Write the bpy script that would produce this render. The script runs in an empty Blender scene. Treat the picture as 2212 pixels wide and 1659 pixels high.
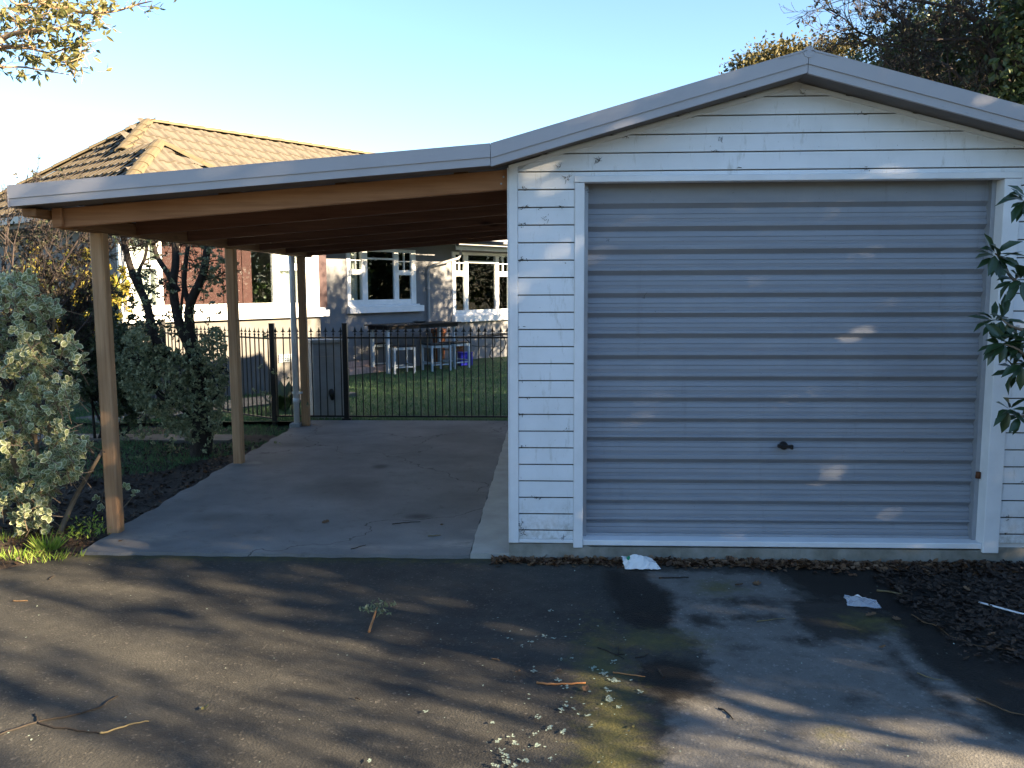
import bpy, math, random
import numpy as np
from mathutils import Vector, Matrix

SC = bpy.context.scene
COL = SC.collection
rad = math.radians

# ------------------------------------------------------------------ camera
# solved from the photograph: focal length, yaw, pitch, roll and eye point
FD, YAW, PITCH, ROLL = 1848.28, .0448, .1139, -.004
EYE = np.array([.2532, -5.3863, 1.7559])

def cam_axes():
    f = np.array([-math.sin(YAW)*math.cos(PITCH), math.cos(YAW)*math.cos(PITCH), -math.sin(PITCH)])
    r = np.array([math.cos(YAW), math.sin(YAW), 0.])
    u = np.cross(r, f)
    return (math.cos(ROLL)*r+math.sin(ROLL)*u, -math.sin(ROLL)*r+math.cos(ROLL)*u, f)

AR, AU, AF = cam_axes()
cam_data = bpy.data.cameras.new('camera')
cam_data.sensor_width = 36
cam_data.lens = 36*FD/2212
cam_data.clip_start = .05
cam_data.clip_end = 2000
cam = bpy.data.objects.new('camera', cam_data)
COL.objects.link(cam)
cam.matrix_world = Matrix(((AR[0], AU[0], -AF[0], EYE[0]), (AR[1], AU[1], -AF[1], EYE[1]), (AR[2], AU[2], -AF[2], EYE[2]), (0, 0, 0, 1)))
SC.camera = cam

# ------------------------------------------------------------------ light
SUN_AZ = np.array([.905, -.425]); SUN_AZ /= np.linalg.norm(SUN_AZ)
SUN_EL = rad(19)
SUN_DIR = np.array([SUN_AZ[0]*math.cos(SUN_EL), SUN_AZ[1]*math.cos(SUN_EL), math.sin(SUN_EL)])
world = bpy.data.worlds.new('World')
SC.world = world
world.use_nodes = True
wn = world.node_tree
for n in list(wn.nodes):
    wn.nodes.remove(n)
sky = wn.nodes.new('ShaderNodeTexSky')
sky.sky_type = 'NISHITA'
sky.sun_disc = False
sky.sun_elevation = SUN_EL
sky.sun_rotation = math.atan2(SUN_AZ[0], SUN_AZ[1])
sky.altitude = 10
sky.air_density = 1.0
sky.dust_density = 0.0
sky.ozone_density = 3.0
bg = wn.nodes.new('ShaderNodeBackground')
bg.inputs['Strength'].default_value = .052
wo = wn.nodes.new('ShaderNodeOutputWorld')
wn.links.new(sky.outputs[0], bg.inputs[0])
wn.links.new(bg.outputs[0], wo.inputs[0])
sun_data = bpy.data.lights.new('sun', 'SUN')
sun_data.energy = 5.0
sun_data.angle = rad(.53)
sun_data.color = (1.0, .78, .50)
sun = bpy.data.objects.new('sun', sun_data)
COL.objects.link(sun)
sun.rotation_euler = Vector(tuple(SUN_DIR)).to_track_quat('Z', 'Y').to_euler()
sun.location = (12, -6, 8)
SC.view_settings.view_transform = 'Standard'
SC.view_settings.look = 'None'
SC.view_settings.gamma = 1
SC.view_settings.exposure = 2.85
SC.view_settings.use_curve_mapping = False

# ------------------------------------------------------------------ photogrammetry helpers: sight line meets a known plane
def ray(x, y):
    d = AF*FD+AR*(x-1106)-AU*(y-829.5)
    return d/np.linalg.norm(d)
def on(x, y, p0, n):
    d = ray(x, y); n = np.asarray(n, float)
    return EYE+d*(((np.asarray(p0)-EYE) @ n)/(d @ n))
def G(x, y, z=0.0): return on(x, y, (0, 0, z), (0, 0, 1))
def F(x, y, Y=0.0): return on(x, y, (0, Y, 0), (0, 1, 0))

# ------------------------------------------------------------------ object helpers
WM = {}
def link(o, parent=None, M=None):
    COL.objects.link(o)
    M = M or Matrix.Identity(4)
    if parent is not None:
        o.parent = parent
        o.matrix_parent_inverse = WM[parent.name].inverted()
    o.matrix_basis = M
    WM[o.name] = M
    return o
def tag(o, label=None, cat=None, group=None, kind=None):
    if label: o['label'] = label
    if cat: o['category'] = cat
    if group: o['group'] = group
    if kind: o['kind'] = kind
    return o
def thing(name, label, cat, loc=(0, 0, 0), rotz=0, group=None):
    o = bpy.data.objects.new(name, None)
    o.empty_display_size = .1
    link(o, None, Matrix.Translation(Vector(tuple(map(float, loc)))) @ Matrix.Rotation(rotz, 4, 'Z'))
    return tag(o, label, cat, group)
def inst(name, mesh, parent=None, M=None):
    return link(bpy.data.objects.new(name, mesh), parent, M)
def copy_tree(o, M, parent=None):
    """copy of a thing, its parts and their sub-parts, moved by world matrix M"""
    c = o.copy(); COL.objects.link(c)
    if parent is not None:
        c.parent = parent
    else:
        c.matrix_basis = M @ WM[o.name]
        WM[c.name] = M @ WM[o.name]
    for ch in [k for k in o.children]:
        copy_tree(ch, M, c)
    return c

class MB:
    def __init__(s): s.v = []; s.f = []; s.m = []; s.sm = []
    def add(s, vs, fs, mi=0, smooth=False):
        b = len(s.v); s.v += [tuple(map(float, v)) for v in vs]
        for f in fs:
            s.f.append([i+b for i in f]); s.m.append(mi); s.sm.append(smooth)
        return s
    def box(s, x0, x1, y0, y1, z0, z1, mi=0, M=None):
        vs = [(x, y, z) for x in (x0, x1) for y in (y0, y1) for z in (z0, z1)]
        if M is not None: vs = [tuple(M @ Vector(v)) for v in vs]
        return s.add(vs, [(0, 1, 3, 2), (4, 6, 7, 5), (0, 4, 5, 1), (2, 3, 7, 6), (0, 2, 6, 4), (1, 5, 7, 3)], mi)
    def bar(s, a, b, w, h, up=(0, 0, 1), mi=0):
        a = Vector(tuple(map(float, a))); b = Vector(tuple(map(float, b))); d = (b-a).normalized(); up = Vector(up)
        r = d.cross(up).normalized(); u = r.cross(d)
        vs = [p+r*(w/2*i)+u*(h/2*j) for p in (a, b) for i, j in ((-1, -1), (1, -1), (1, 1), (-1, 1))]
        return s.add(vs, [(3, 2, 1, 0), (4, 5, 6, 7), (0, 1, 5, 4), (1, 2, 6, 5), (2, 3, 7, 6), (3, 0, 4, 7)], mi)
    def tube(s, pts, rs, n=6, mi=0, cap=True):
        pts = [Vector(tuple(map(float, p))) for p in pts]
        if not hasattr(rs, '__len__'): rs = [rs]*len(pts)
        vs = []; fs = []
        ref = None
        for i, p in enumerate(pts):
            d = (pts[min(i+1, len(pts)-1)]-pts[max(i-1, 0)])
            if d.length < 1e-9: d = Vector((0, 0, 1))
            d.normalize()
            if ref is None:
                ref = d.orthogonal().normalized()
            a = (ref-d*ref.dot(d))
            if a.length < 1e-6: a = d.orthogonal()
            a.normalize(); ref = a; b = d.cross(a)
            for k in range(n):
                t = 2*math.pi*k/n
                vs.append(p+(a*math.cos(t)+b*math.sin(t))*rs[i])
        for i in range(len(pts)-1):
            for k in range(n):
                fs.append((i*n+k, i*n+(k+1) % n, (i+1)*n+(k+1) % n, (i+1)*n+k))
        s.add(vs, fs, mi, True)
        if cap:
            b = len(s.v)-len(vs)
            s.f.append([b+k for k in range(n)][::-1]); s.m.append(mi); s.sm.append(False)
            s.f.append([b+(len(pts)-1)*n+k for k in range(n)]); s.m.append(mi); s.sm.append(False)
        return s
    def extrude(s, prof, a, b, axis='x', mi=0, close=True, smooth=False):
        """2-D profile swept along an axis from a to b; prof in the two other axes in order"""
        def P(t, q):
            return {'x': (t, q[0], q[1]), 'y': (q[0], t, q[1]), 'z': (q[0], q[1], t)}[axis]
        n = len(prof)
        vs = [P(a, q) for q in prof]+[P(b, q) for q in prof]
        fs = [(i, (i+1) % n, n+(i+1) % n, n+i) for i in range(n if close else n-1)]
        s.add(vs, fs, mi, smooth)
        if close:
            base = len(s.v)-2*n
            s.f.append([base+i for i in range(n)][::-1]); s.m.append(mi); s.sm.append(False)
            s.f.append([base+n+i for i in range(n)]); s.m.append(mi); s.sm.append(False)
        return s
    def mesh(s, name, mats):
        me = bpy.data.meshes.new(name)
        me.from_pydata(s.v, [], s.f)
        for m in (mats if isinstance(mats, (list, tuple)) else [mats]): me.materials.append(m)
        me.polygons.foreach_set('material_index', s.m)
        me.polygons.foreach_set('use_smooth', s.sm)
        me.update()
        return me
    def build(s, name, mats, parent=None):
        return inst(name, s.mesh(name, mats), parent)

def bevel(o, w=.004, seg=1):
    b = o.modifiers.new('bevel', 'BEVEL'); b.width = w; b.segments = seg; b.limit_method = 'ANGLE'
    return o
def npmesh(name, V, Fc, mats, mi=None, smooth=False):
    """fast mesh from numpy arrays, all faces with the same corner count"""
    V = np.asarray(V, np.float32).reshape(-1, 3); Fc = np.asarray(Fc, np.int32); k = Fc.shape[1]
    me = bpy.data.meshes.new(name)
    me.vertices.add(len(V)); me.vertices.foreach_set('co', V.ravel())
    me.loops.add(Fc.size); me.loops.foreach_set('vertex_index', Fc.ravel())
    me.polygons.add(len(Fc)); me.polygons.foreach_set('loop_start', np.arange(0, Fc.size, k, dtype=np.int32))
    me.polygons.foreach_set('loop_total', np.full(len(Fc), k, np.int32))
    for m in (mats if isinstance(mats, (list, tuple)) else [mats]): me.materials.append(m)
    if mi is not None: me.polygons.foreach_set('material_index', np.asarray(mi, np.int32))
    me.polygons.foreach_set('use_smooth', np.full(len(Fc), smooth))
    me.update(calc_edges=True)
    return me

# ------------------------------------------------------------------ materials
def _mat(name):
    m = bpy.data.materials.new(name); m.use_nodes = True
    nt = m.node_tree
    return m, nt, nt.nodes['Principled BSDF'], nt.nodes['Material Output']
def N(nt, t, **kw):
    n = nt.nodes.new(t)
    for k, v in kw.items():
        if k in n.inputs: n.inputs[k].default_value = v
        else: setattr(n, k, v)
    return n
def mixc(nt, fac, a, b, mode='MIX'):
    n = nt.nodes.new('ShaderNodeMix'); n.data_type = 'RGBA'; n.blend_type = mode
    for sock, val in ((n.inputs[0], fac), (n.inputs[6], a), (n.inputs[7], b)):
        if hasattr(val, 'is_output'): nt.links.new(val, sock)
        elif isinstance(val, (int, float)): sock.default_value = val
        else: sock.default_value = (*val, 1) if len(val) == 3 else val
    return n.outputs[2]
def ramp(nt, src, p0, p1, c0=(0, 0, 0), c1=(1, 1, 1)):
    r = nt.nodes.new('ShaderNodeValToRGB')
    r.color_ramp.elements[0].position = p0; r.color_ramp.elements[1].position = p1
    r.color_ramp.elements[0].color = (*c0, 1); r.color_ramp.elements[1].color = (*c1, 1)
    nt.links.new(src, r.inputs[0]); return r.outputs[0]
def noise(nt, vec, scale, detail=4, rough=.55):
    n = N(nt, 'ShaderNodeTexNoise', Scale=scale, Detail=detail, Roughness=rough)
    if vec is not None: nt.links.new(vec, n.inputs['Vector'])
    return n.outputs['Fac']
def coords(nt, scale=None, kind='Object'):
    t = nt.nodes.new('ShaderNodeTexCoord').outputs[kind]
    if scale:
        mp = N(nt, 'ShaderNodeMapping'); mp.inputs['Scale'].default_value = scale
        nt.links.new(t, mp.inputs[0]); return mp.outputs[0]
    return t
def bump(nt, bs, h, strength, dist=.01):
    b = N(nt, 'ShaderNodeBump', Strength=strength, Distance=dist)
    nt.links.new(h, b.inputs['Height']); nt.links.new(b.outputs[0], bs.inputs['Normal'])
def simple(name, col, rough=.6, var=.18, scale=6, bscale=0, bstr=.2, metallic=0, col2=None, stretch=None, spec=.4, bdist=.004):
    m, nt, bs, _ = _mat(name)
    v = coords(nt, stretch)
    c2 = col2 or tuple(c*(1-var*2) for c in col)
    f = ramp(nt, noise(nt, v, scale, 6, .6), .32, .68)
    nt.links.new(mixc(nt, f, c2, col), bs.inputs['Base Color'])
    bs.inputs['Roughness'].default_value = rough
    bs.inputs['Metallic'].default_value = metallic
    bs.inputs['Specular IOR Level'].default_value = spec
    if bscale: bump(nt, bs, noise(nt, v, bscale, 4), bstr, bdist)
    return m
def leafmat(name, cols, rough=.45, trans=.3, spec=.35):
    """per-leaf colour from the mesh island"""
    m, nt, bs, out = _mat(name)
    g = nt.nodes.new('ShaderNodeNewGeometry')
    r = nt.nodes.new('ShaderNodeValToRGB')
    e = r.color_ramp.elements
    while len(e) < len(cols): e.new(.5)
    for i, c in enumerate(cols):
        e[i].position = i/(len(cols)-1); e[i].color = (*c, 1)
    nt.links.new(g.outputs['Random Per Island'], r.inputs[0])
    nt.links.new(r.outputs[0], bs.inputs['Base Color'])
    bs.inputs['Roughness'].default_value = rough; bs.inputs['Specular IOR Level'].default_value = spec
    tr = nt.nodes.new('ShaderNodeBsdfTranslucent'); nt.links.new(r.outputs[0], tr.inputs[0])
    mx = nt.nodes.new('ShaderNodeMixShader'); mx.inputs[0].default_value = trans
    nt.links.new(bs.outputs[0], mx.inputs[1]); nt.links.new(tr.outputs[0], mx.inputs[2]); nt.links.new(mx.outputs[0], out.inputs[0])
    return m

def wood_mat(name, col, col2, along, rough=.7, knots=True):
    m, nt, bs, _ = _mat(name)
    st = {'x': (1.2, 26, 26), 'y': (26, 1.2, 26), 'z': (26, 26, 1.2)}[along]
    kst = {'x': (2.2, 7, 7), 'y': (7, 2.2, 7), 'z': (7, 7, 2.2)}[along]
    g = noise(nt, coords(nt, st), 1.6, 5, .65)
    c = mixc(nt, ramp(nt, g, .3, .7), col2, col)
    big = noise(nt, coords(nt, tuple(max(.6, q/9) for q in st)), 1.3, 3)
    c = mixc(nt, ramp(nt, big, .35, .7), c, mixc(nt, 1.0, c, (.72, .66, .62), 'MULTIPLY'))
    if knots:
        vo = N(nt, 'ShaderNodeTexVoronoi', Scale=.8); nt.links.new(coords(nt, kst), vo.inputs['Vector'])
        c = mixc(nt, ramp(nt, vo.outputs['Distance'], .09, .17, (1, 1, 1), (0, 0, 0)), c, tuple(q*.42 for q in col2))
    nt.links.new(c, bs.inputs['Base Color'])
    bs.inputs['Roughness'].default_value = rough; bs.inputs['Specular IOR Level'].default_value = .25
    bump(nt, bs, g, .3, .003)
    return m

MT = {}
def paint_mat():
    m, nt, bs, _ = _mat('white_paint_boards')
    v = coords(nt)
    d1 = ramp(nt, noise(nt, v, 2.6, 5, .6), .42, .78)
    c = mixc(nt, d1, (.78, .80, .83), (.67, .69, .71))
    sp = ramp(nt, noise(nt, v, 34, 3, .7), .69, .76)
    c = mixc(nt, sp, c, (.30, .29, .26))
    g = ramp(nt, noise(nt, coords(nt, (9, 9, 2)), 2.5, 5, .7), .58, .80)
    c = mixc(nt, g, c, (.46, .46, .43))
    sx = N(nt, 'ShaderNodeSeparateXYZ'); nt.links.new(v, sx.inputs[0])
    mr = N(nt, 'ShaderNodeMapRange'); nt.links.new(sx.outputs[2], mr.inputs[0]); mr.inputs[1].default_value = .42; mr.inputs[2].default_value = .10
    ml = N(nt, 'ShaderNodeMath', operation='MULTIPLY'); nt.links.new(mr.outputs[0], ml.inputs[0]); nt.links.new(ramp(nt, noise(nt, v, 16, 6, .75), .42, .72), ml.inputs[1])
    c = mixc(nt, ml.outputs[0], c, (.30, .28, .23))
    nt.links.new(c, bs.inputs['Base Color']); bs.inputs['Roughness'].default_value = .5
    bump(nt, bs, noise(nt, v, 90, 3), .12, .003)
    return m
MT['board'] = paint_mat()
MT['lap_dark'] = simple('dark_lap_recess', (.17, .17, .165), .9, .3, 30)
MT['white'] = simple('white_trim_paint', (.80, .81, .83), .45, .06, 5, 60, .1)
MT['barge'] = simple('grey_flashing', (.40, .39, .41), .45, .06, 3, 40, .05, col2=(.37, .36, .38))
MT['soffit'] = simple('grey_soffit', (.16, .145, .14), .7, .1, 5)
MT['door'] = simple('grey_roller_steel', (.25, .27, .31), .42, .05, 3, 30, .03, col2=(.215, .235, .27), stretch=(1, 1, 5), spec=.5)
def door_mat():
    m, nt, bs, _ = _mat('grey_roller_steel')
    v = coords(nt)
    c = mixc(nt, ramp(nt, noise(nt, coords(nt, (.8, 1, 6)), 3, 5, .6), .3, .7), (.245, .262, .298), (.28, .297, .332))
    c = mixc(nt, ramp(nt, noise(nt, coords(nt, (9, 9, .5)), 1.6, 5, .7), .60, .88), c, (.19, .195, .205))
    c = mixc(nt, ramp(nt, noise(nt, v, 2.2, 6, .7), .52, .78), c, (.31, .32, .35))
    c = mixc(nt, ramp(nt, noise(nt, v, 45, 3, .7), .70, .76), c, (.11, .10, .09))
    nt.links.new(c, bs.inputs['Base Color'])
    nt.links.new(ramp(nt, noise(nt, v, 5, 5, .7), .3, .7, (.36,)*3, (.6,)*3), bs.inputs['Roughness'])
    bs.inputs['Specular IOR Level'].default_value = .3
    bump(nt, bs, noise(nt, coords(nt, (1, 1, 3)), 5, 3), .10, .01)
    return m
MT['door'] = door_mat()
MT['track'] = simple('galvanised_track', (.40, .42, .46), .4, .1, 6, metallic=.4)
MT['black'] = simple('black_metal', (.012, .012, .014), .42, .2, 30, 80, .1)
MT['rust'] = simple('rusty_patch', (.16, .06, .025), .85, .25, 25, 40, .4)
MT['found'] = simple('foundation_concrete', (.30, .29, .26), .85, .22, 7, 60, .5, col2=(.16, .15, .12))
MT['pine_x'] = wood_mat('treated_pine_lengthwise', (.44, .225, .115), (.30, .145, .07), 'x')
MT['pine_shaded'] = wood_mat('shaded_red_rafter', (.21, .105, .07), (.13, .062, .042), 'x')  # same pine, with the carport's shade put into a darker red-brown
MT['pine_y'] = wood_mat('treated_pine_bearer', (.30, .16, .075), (.19, .09, .04), 'y')
MT['pine_z'] = wood_mat('weathered_pine_post', (.54, .35, .20), (.34, .205, .115), 'z')
MT['roof_iron'] = simple('roof_iron', (.22, .215, .22), .45, .1, 4, metallic=.3)
MT['pvc'] = simple('white_pvc', (.84, .86, .88), .4, .08, 8)
MT['stucco'] = simple('grey_stucco', (.18, .187, .205), .9, .10, 3, 120, .5, col2=(.155, .16, .175))
MT['stucco_base'] = simple('grey_base_render', (.14, .137, .135), .9, .12, 3, 90, .5)
MT['dark_return'] = simple('dark_brown_paint', (.05, .025, .028), .6, .1, 4)
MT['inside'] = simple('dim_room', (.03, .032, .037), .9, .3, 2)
MT['reflection'] = simple('red_brown_reflection', (.075, .024, .024), .8, .14, 2.5)
MT['cream_wall'] = simple('pale_room_wall', (.12, .115, .105), .9, .1, 2)
MT['curtain'] = simple('net_curtain', (.62, .62, .58), .9, .10, 5)
MT['tile'] = simple('concrete_roof_tile', (.145, .124, .094), .85, .14, 5, 70, .5, col2=(.095, .081, .064))
MT['tile_lichen'] = simple('lichened_ridge_tile', (.14, .11, .06), .85, .2, 9, 60, .5, col2=(.10, .08, .052))
MT['deck'] = simple('roof_deck_dark', (.06, .05, .04), .9, .2, 5)
MT['gutter'] = simple('grey_gutter', (.30, .31, .33), .5, .1, 5)
MT['pale_blue'] = simple('pale_blue_paint', (.42, .49, .55), .55, .12, 10)
MT['dark_top'] = simple('dark_slatted_wood', (.025, .022, .022), .85, .2, 10)
MT['blue'] = simple('blue_plastic', (.012, .02, .42), .35, .1, 10)
MT['terracotta'] = simple('terracotta', (.42, .16, .08), .8, .12, 10)
MT['brick'] = simple('pink_brick', (.52, .36, .31), .85, .16, 14, 60, .4)
MT['mortar'] = simple('brick_mortar', (.20, .18, .165), .9, .2, 14)
MT['cabinet'] = simple('grey_cabinet', (.42, .45, .47), .8, .16, 4, 50, .3)
MT['cabinet_dark'] = simple('dark_cabinet_side', (.115, .125, .14), .8, .16, 4, 50, .3)
MT['lid'] = simple('pale_lid', (.50, .49, .46), .8, .1, 6)
MT['paper'] = simple('white_paper', (.80, .80, .80), .7, .05, 12, 30, .2)
MT['green_print'] = simple('green_print', (.02, .30, .13), .6, .05, 12)
MT['cord'] = simple('white_plastic_cord', (.78, .78, .80), .4, .05, 12)
MT['bark_dark'] = simple('dark_bark', (.035, .028, .024), .95, .25, 12, 30, .8, bdist=.02)
MT['bark_brown'] = simple('brown_twigs', (.065, .05, .047), .9, .25, 12, 40, .6)
MT['bark_pale'] = simple('pale_bark', (.27, .20, .135), .85, .2, 14, 40, .5)
MT['bark_gold'] = simple('grey_branch', (.42, .29, .18), .85, .2, 14, 40, .4)
MT['twig'] = simple('dry_twig', (.17, .105, .055), .8, .3, 20, 40, .4)
MT['twig_pale'] = simple('peeled_twig', (.20, .16, .08), .7, .2, 20)
MT['twig_orange'] = simple('orange_twig', (.50, .22, .08), .7, .2, 20)
MT['twig_dark'] = simple('wet_dark_twig', (.032, .024, .018), .8, .3, 20)
MT['lichen'] = leafmat('mint_lichen', [(.20, .27, .23), (.31, .38, .32), (.24, .29, .23)], .9, 0)
MT['leaf_var_green'] = leafmat('shrub_leaf_green', [(.17, .215, .095), (.25, .285, .13), (.20, .25, .11)], .45, .2)
MT['leaf_var_cream'] = leafmat('shrub_leaf_cream', [(.55, .60, .38), (.68, .70, .48), (.48, .54, .33)], .5, .2)
MT['leaf_dark'] = leafmat('small_dark_leaf', [(.05, .075, .035), (.08, .11, .055), (.12, .15, .08)], .45, .25)
MT['leaf_grey'] = leafmat('grey_green_leaf', [(.10, .13, .07), (.19, .22, .12), (.34, .36, .21)], .5, .25)
MT['leaf_twiggy'] = leafmat('sparse_brown_leaf', [(.05, .04, .03), (.07, .06, .04), (.05, .075, .04)], .6, .25)
MT['leaf_yellow'] = leafmat('yellow_green_leaf', [(.20, .20, .03), (.32, .24, .04), (.14, .19, .03)], .5, .4)
MT['leaf_olive'] = leafmat('olive_leaf', [(.125, .14, .045), (.245, .22, .085), (.095, .115, .04)], .4, .45)
MT['leaf_gold'] = leafmat('golden_foliage', [(.075, .066, .022), (.12, .098, .034), (.05, .052, .018)], .6, .3)
MT['leaf_ever'] = leafmat('evergreen_leaf', [(.028, .05, .018), (.05, .08, .03), (.085, .10, .04)], .4, .25)
MT['leaf_rhodo'] = leafmat('leathery_leaf', [(.020, .042, .018), (.03, .06, .024), (.045, .08, .03)], .3, .12, .5)
MT['leaf_dead'] = leafmat('dead_leaf', [(.065, .032, .018), (.12, .06, .03), (.20, .12, .065), (.05, .028, .018), (.28, .18, .11)], .7, .15)
MT['leaf_soil'] = leafmat('rotting_leaf', [(.018, .013, .010), (.035, .023, .016), (.06, .038, .025), (.022, .016, .012)], .6, .1)
MT['grass'] = leafmat('lawn_blade', [(.05, .125, .05), (.075, .165, .065), (.115, .18, .075)], .5, .3)
MT['grass_bright'] = leafmat('weed_blade', [(.13, .26, .03), (.22, .33, .05), (.30, .33, .09)], .5, .4)
MT['soil'] = simple('garden_soil', (.045, .033, .026), .95, .25, 9, 40, .9, bdist=.03)
MT['lawn'] = simple('lawn_ground', (.045, .085, .03), .95, .2, 9, 60, .9, bdist=.02, col2=(.03, .06, .022))
MT['ground'] = simple('far_ground', (.07, .08, .045), .95, .2, .8)
MT['path'] = simple('garden_path', (.16, .15, .14), .9, .2, 5, 50, .4)

def glass_mat():
    m, nt, bs, out = _mat('window_glass')
    nt.nodes.remove(bs)
    t = N(nt, 'ShaderNodeBsdfTransparent'); t.inputs[0].default_value = (.86, .90, .90, 1)
    g = N(nt, 'ShaderNodeBsdfGlossy', Roughness=.015); g.inputs[0].default_value = (1, 1, 1, 1)
    f = N(nt, 'ShaderNodeFresnel', IOR=1.52)
    mx = N(nt, 'ShaderNodeMixShader')
    nt.links.new(f.outputs[0], mx.inputs[0]); nt.links.new(t.outputs[0], mx.inputs[1]); nt.links.new(g.outputs[0], mx.inputs[2])
    nt.links.new(mx.outputs[0], out.inputs[0])
    return m
MT['glass'] = glass_mat()
def film_mat():
    m, nt, bs, out = _mat('clear_film')
    bs.inputs['Base Color'].default_value = (.75, .78, .85, 1); bs.inputs['Roughness'].default_value = .15
    t = N(nt, 'ShaderNodeBsdfTransparent'); mx = N(nt, 'ShaderNodeMixShader')
    mx.inputs[0].default_value = .32
    nt.links.new(t.outputs[0], mx.inputs[1]); nt.links.new(bs.outputs[0], mx.inputs[2]); nt.links.new(mx.outputs[0], out.inputs[0])
    return m
MT['film'] = film_mat()

def asphalt_mat():
    m, nt, bs, _ = _mat('asphalt')
    v = coords(nt)
    fine = noise(nt, v, 230, 3, .75)
    vor = N(nt, 'ShaderNodeTexVoronoi', Scale=95); nt.links.new(v, vor.inputs['Vector'])
    big = noise(nt, v, 1.6, 5, .6)
    mid = noise(nt, v, 11, 5, .65)
    c = mixc(nt, ramp(nt, big, .3, .7), (.031, .031, .0305), (.070, .067, .058))
    c = mixc(nt, ramp(nt, mid, .35, .75), c, mixc(nt, 1.0, c, (.68, .68, .68), 'MULTIPLY'))
    c = mixc(nt, ramp(nt, vor.outputs['Color'], .80, .98), c, (.11, .102, .088))
    c = mixc(nt, ramp(nt, fine, .60, .40), c, mixc(nt, 1.0, c, (.45, .45, .45), 'MULTIPLY'))
    def mask(attr, amp, scale, w):
        a = N(nt, 'ShaderNodeAttribute', attribute_name=attr).outputs['Fac']
        nz = N(nt, 'ShaderNodeMath', operation='MULTIPLY_ADD'); nt.links.new(noise(nt, v, scale, 6, .7), nz.inputs[0])
        nz.inputs[1].default_value = amp; nz.inputs[2].default_value = -amp/2
        s = N(nt, 'ShaderNodeMath', operation='ADD'); nt.links.new(a, s.inputs[0]); nt.links.new(nz.outputs[0], s.inputs[1])
        mr = N(nt, 'ShaderNodeMapRange'); mr.inputs[1].default_value = -w; mr.inputs[2].default_value = w
        nt.links.new(s.outputs[0], mr.inputs[0]); return mr.outputs[0]
    conc = mask('dry', .26, 9, .035)
    grey = mixc(nt, ramp(nt, noise(nt, v, 5, 5, .6), .3, .7), (.118, .114, .106), (.16, .155, .144))
    grey = mixc(nt, ramp(nt, fine, .62, .40), grey, mixc(nt, 1.0, grey, (.5, .5, .5), 'MULTIPLY'))
    grey = mixc(nt, ramp(nt, vor.outputs['Color'], .82, .98), grey, (.24, .23, .21))
    grey = mixc(nt, ramp(nt, mid, .5, .8), grey, mixc(nt, 1.0, grey, (.62, .6, .55), 'MULTIPLY'))
    c = mixc(nt, conc, c, grey)
    wet = mask('wet', .26, 12, .045)
    c = mixc(nt, wet, c, mixc(nt, 1.0, c, (.24, .23, .22), 'MULTIPLY'))
    moss = mask('moss', .5, 14, .08)
    mo = mixc(nt, ramp(nt, mid, .4, .6), (.07, .075, .02), (.12, .11, .03))
    mfac = N(nt, 'ShaderNodeMath', operation='MULTIPLY'); nt.links.new(moss, mfac.inputs[0]); mfac.inputs[1].default_value = .6
    c = mixc(nt, mfac.outputs[0], c, mo)
    nt.links.new(c, bs.inputs['Base Color'])
    r = N(nt, 'ShaderNodeMapRange'); nt.links.new(wet, r.inputs[0]); r.inputs[3].default_value = .85; r.inputs[4].default_value = .6
    nt.links.new(r.outputs[0], bs.inputs['Roughness']); bs.inputs['Specular IOR Level'].default_value = .25
    h = N(nt, 'ShaderNodeMath', operation='ADD'); nt.links.new(fine, h.inputs[0]); nt.links.new(vor.outputs['Distance'], h.inputs[1])
    hm = N(nt, 'ShaderNodeMath', operation='MULTIPLY'); nt.links.new(h.outputs[0], hm.inputs[0])
    sm = N(nt, 'ShaderNodeMapRange'); nt.links.new(conc, sm.inputs[0]); sm.inputs[3].default_value = 1; sm.inputs[4].default_value = .6
    nt.links.new(sm.outputs[0], hm.inputs[1])
    bump(nt, bs, hm.outputs[0], .45, .005)
    return m
MT['asphalt'] = asphalt_mat()

def slab_mat():
    m, nt, bs, _ = _mat('slab_concrete')
    v = coords(nt)
    c = mixc(nt, ramp(nt, noise(nt, v, 1.4, 6, .6), .3, .7), (.13, .128, .128), (.225, .222, .217))
    c = mixc(nt, ramp(nt, noise(nt, v, 140, 3, .7), .62, .40), c, mixc(nt, 1.0, c, (.7, .7, .7), 'MULTIPLY'))
    st = N(nt, 'ShaderNodeAttribute', attribute_name='stain').outputs['Fac']
    c = mixc(nt, st, c, (.055, .052, .047))
    sc_ = N(nt, 'ShaderNodeAttribute', attribute_name='pale_patch').outputs['Fac']
    sf = N(nt, 'ShaderNodeMath', operation='MULTIPLY'); nt.links.new(sc_, sf.inputs[0])
    nt.links.new(ramp(nt, noise(nt, coords(nt, (6, 30, 1)), 2, 5, .7), .35, .6), sf.inputs[1])
    c = mixc(nt, sf.outputs[0], c, (.36, .34, .30))
    c = mixc(nt, ramp(nt, noise(nt, v, 7, 6, .75), .56, .74), c, mixc(nt, 1.0, c, (.7, .68, .64), 'MULTIPLY'))
    ds = N(nt, 'ShaderNodeVectorMath', operation='ADD'); nt.links.new(v, ds.inputs[0])
    nzv = N(nt, 'ShaderNodeTexNoise', Scale=2.2, Detail=5); nt.links.new(v, nzv.inputs['Vector']); nt.links.new(nzv.outputs['Color'], ds.inputs[1])
    cr = N(nt, 'ShaderNodeTexVoronoi', Scale=.33, feature='DISTANCE_TO_EDGE'); nt.links.new(ds.outputs[0], cr.inputs['Vector'])
    c = mixc(nt, ramp(nt, cr.outputs['Distance'], .0015, .0035, (1, 1, 1), (0, 0, 0)), c, (.05, .045, .04))
    nt.links.new(c, bs.inputs['Base Color']); bs.inputs['Roughness'].default_value = .85; bs.inputs['Specular IOR Level'].default_value = .25
    bump(nt, bs, noise(nt, v, 120, 4, .7), .35, .005)
    return m
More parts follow.
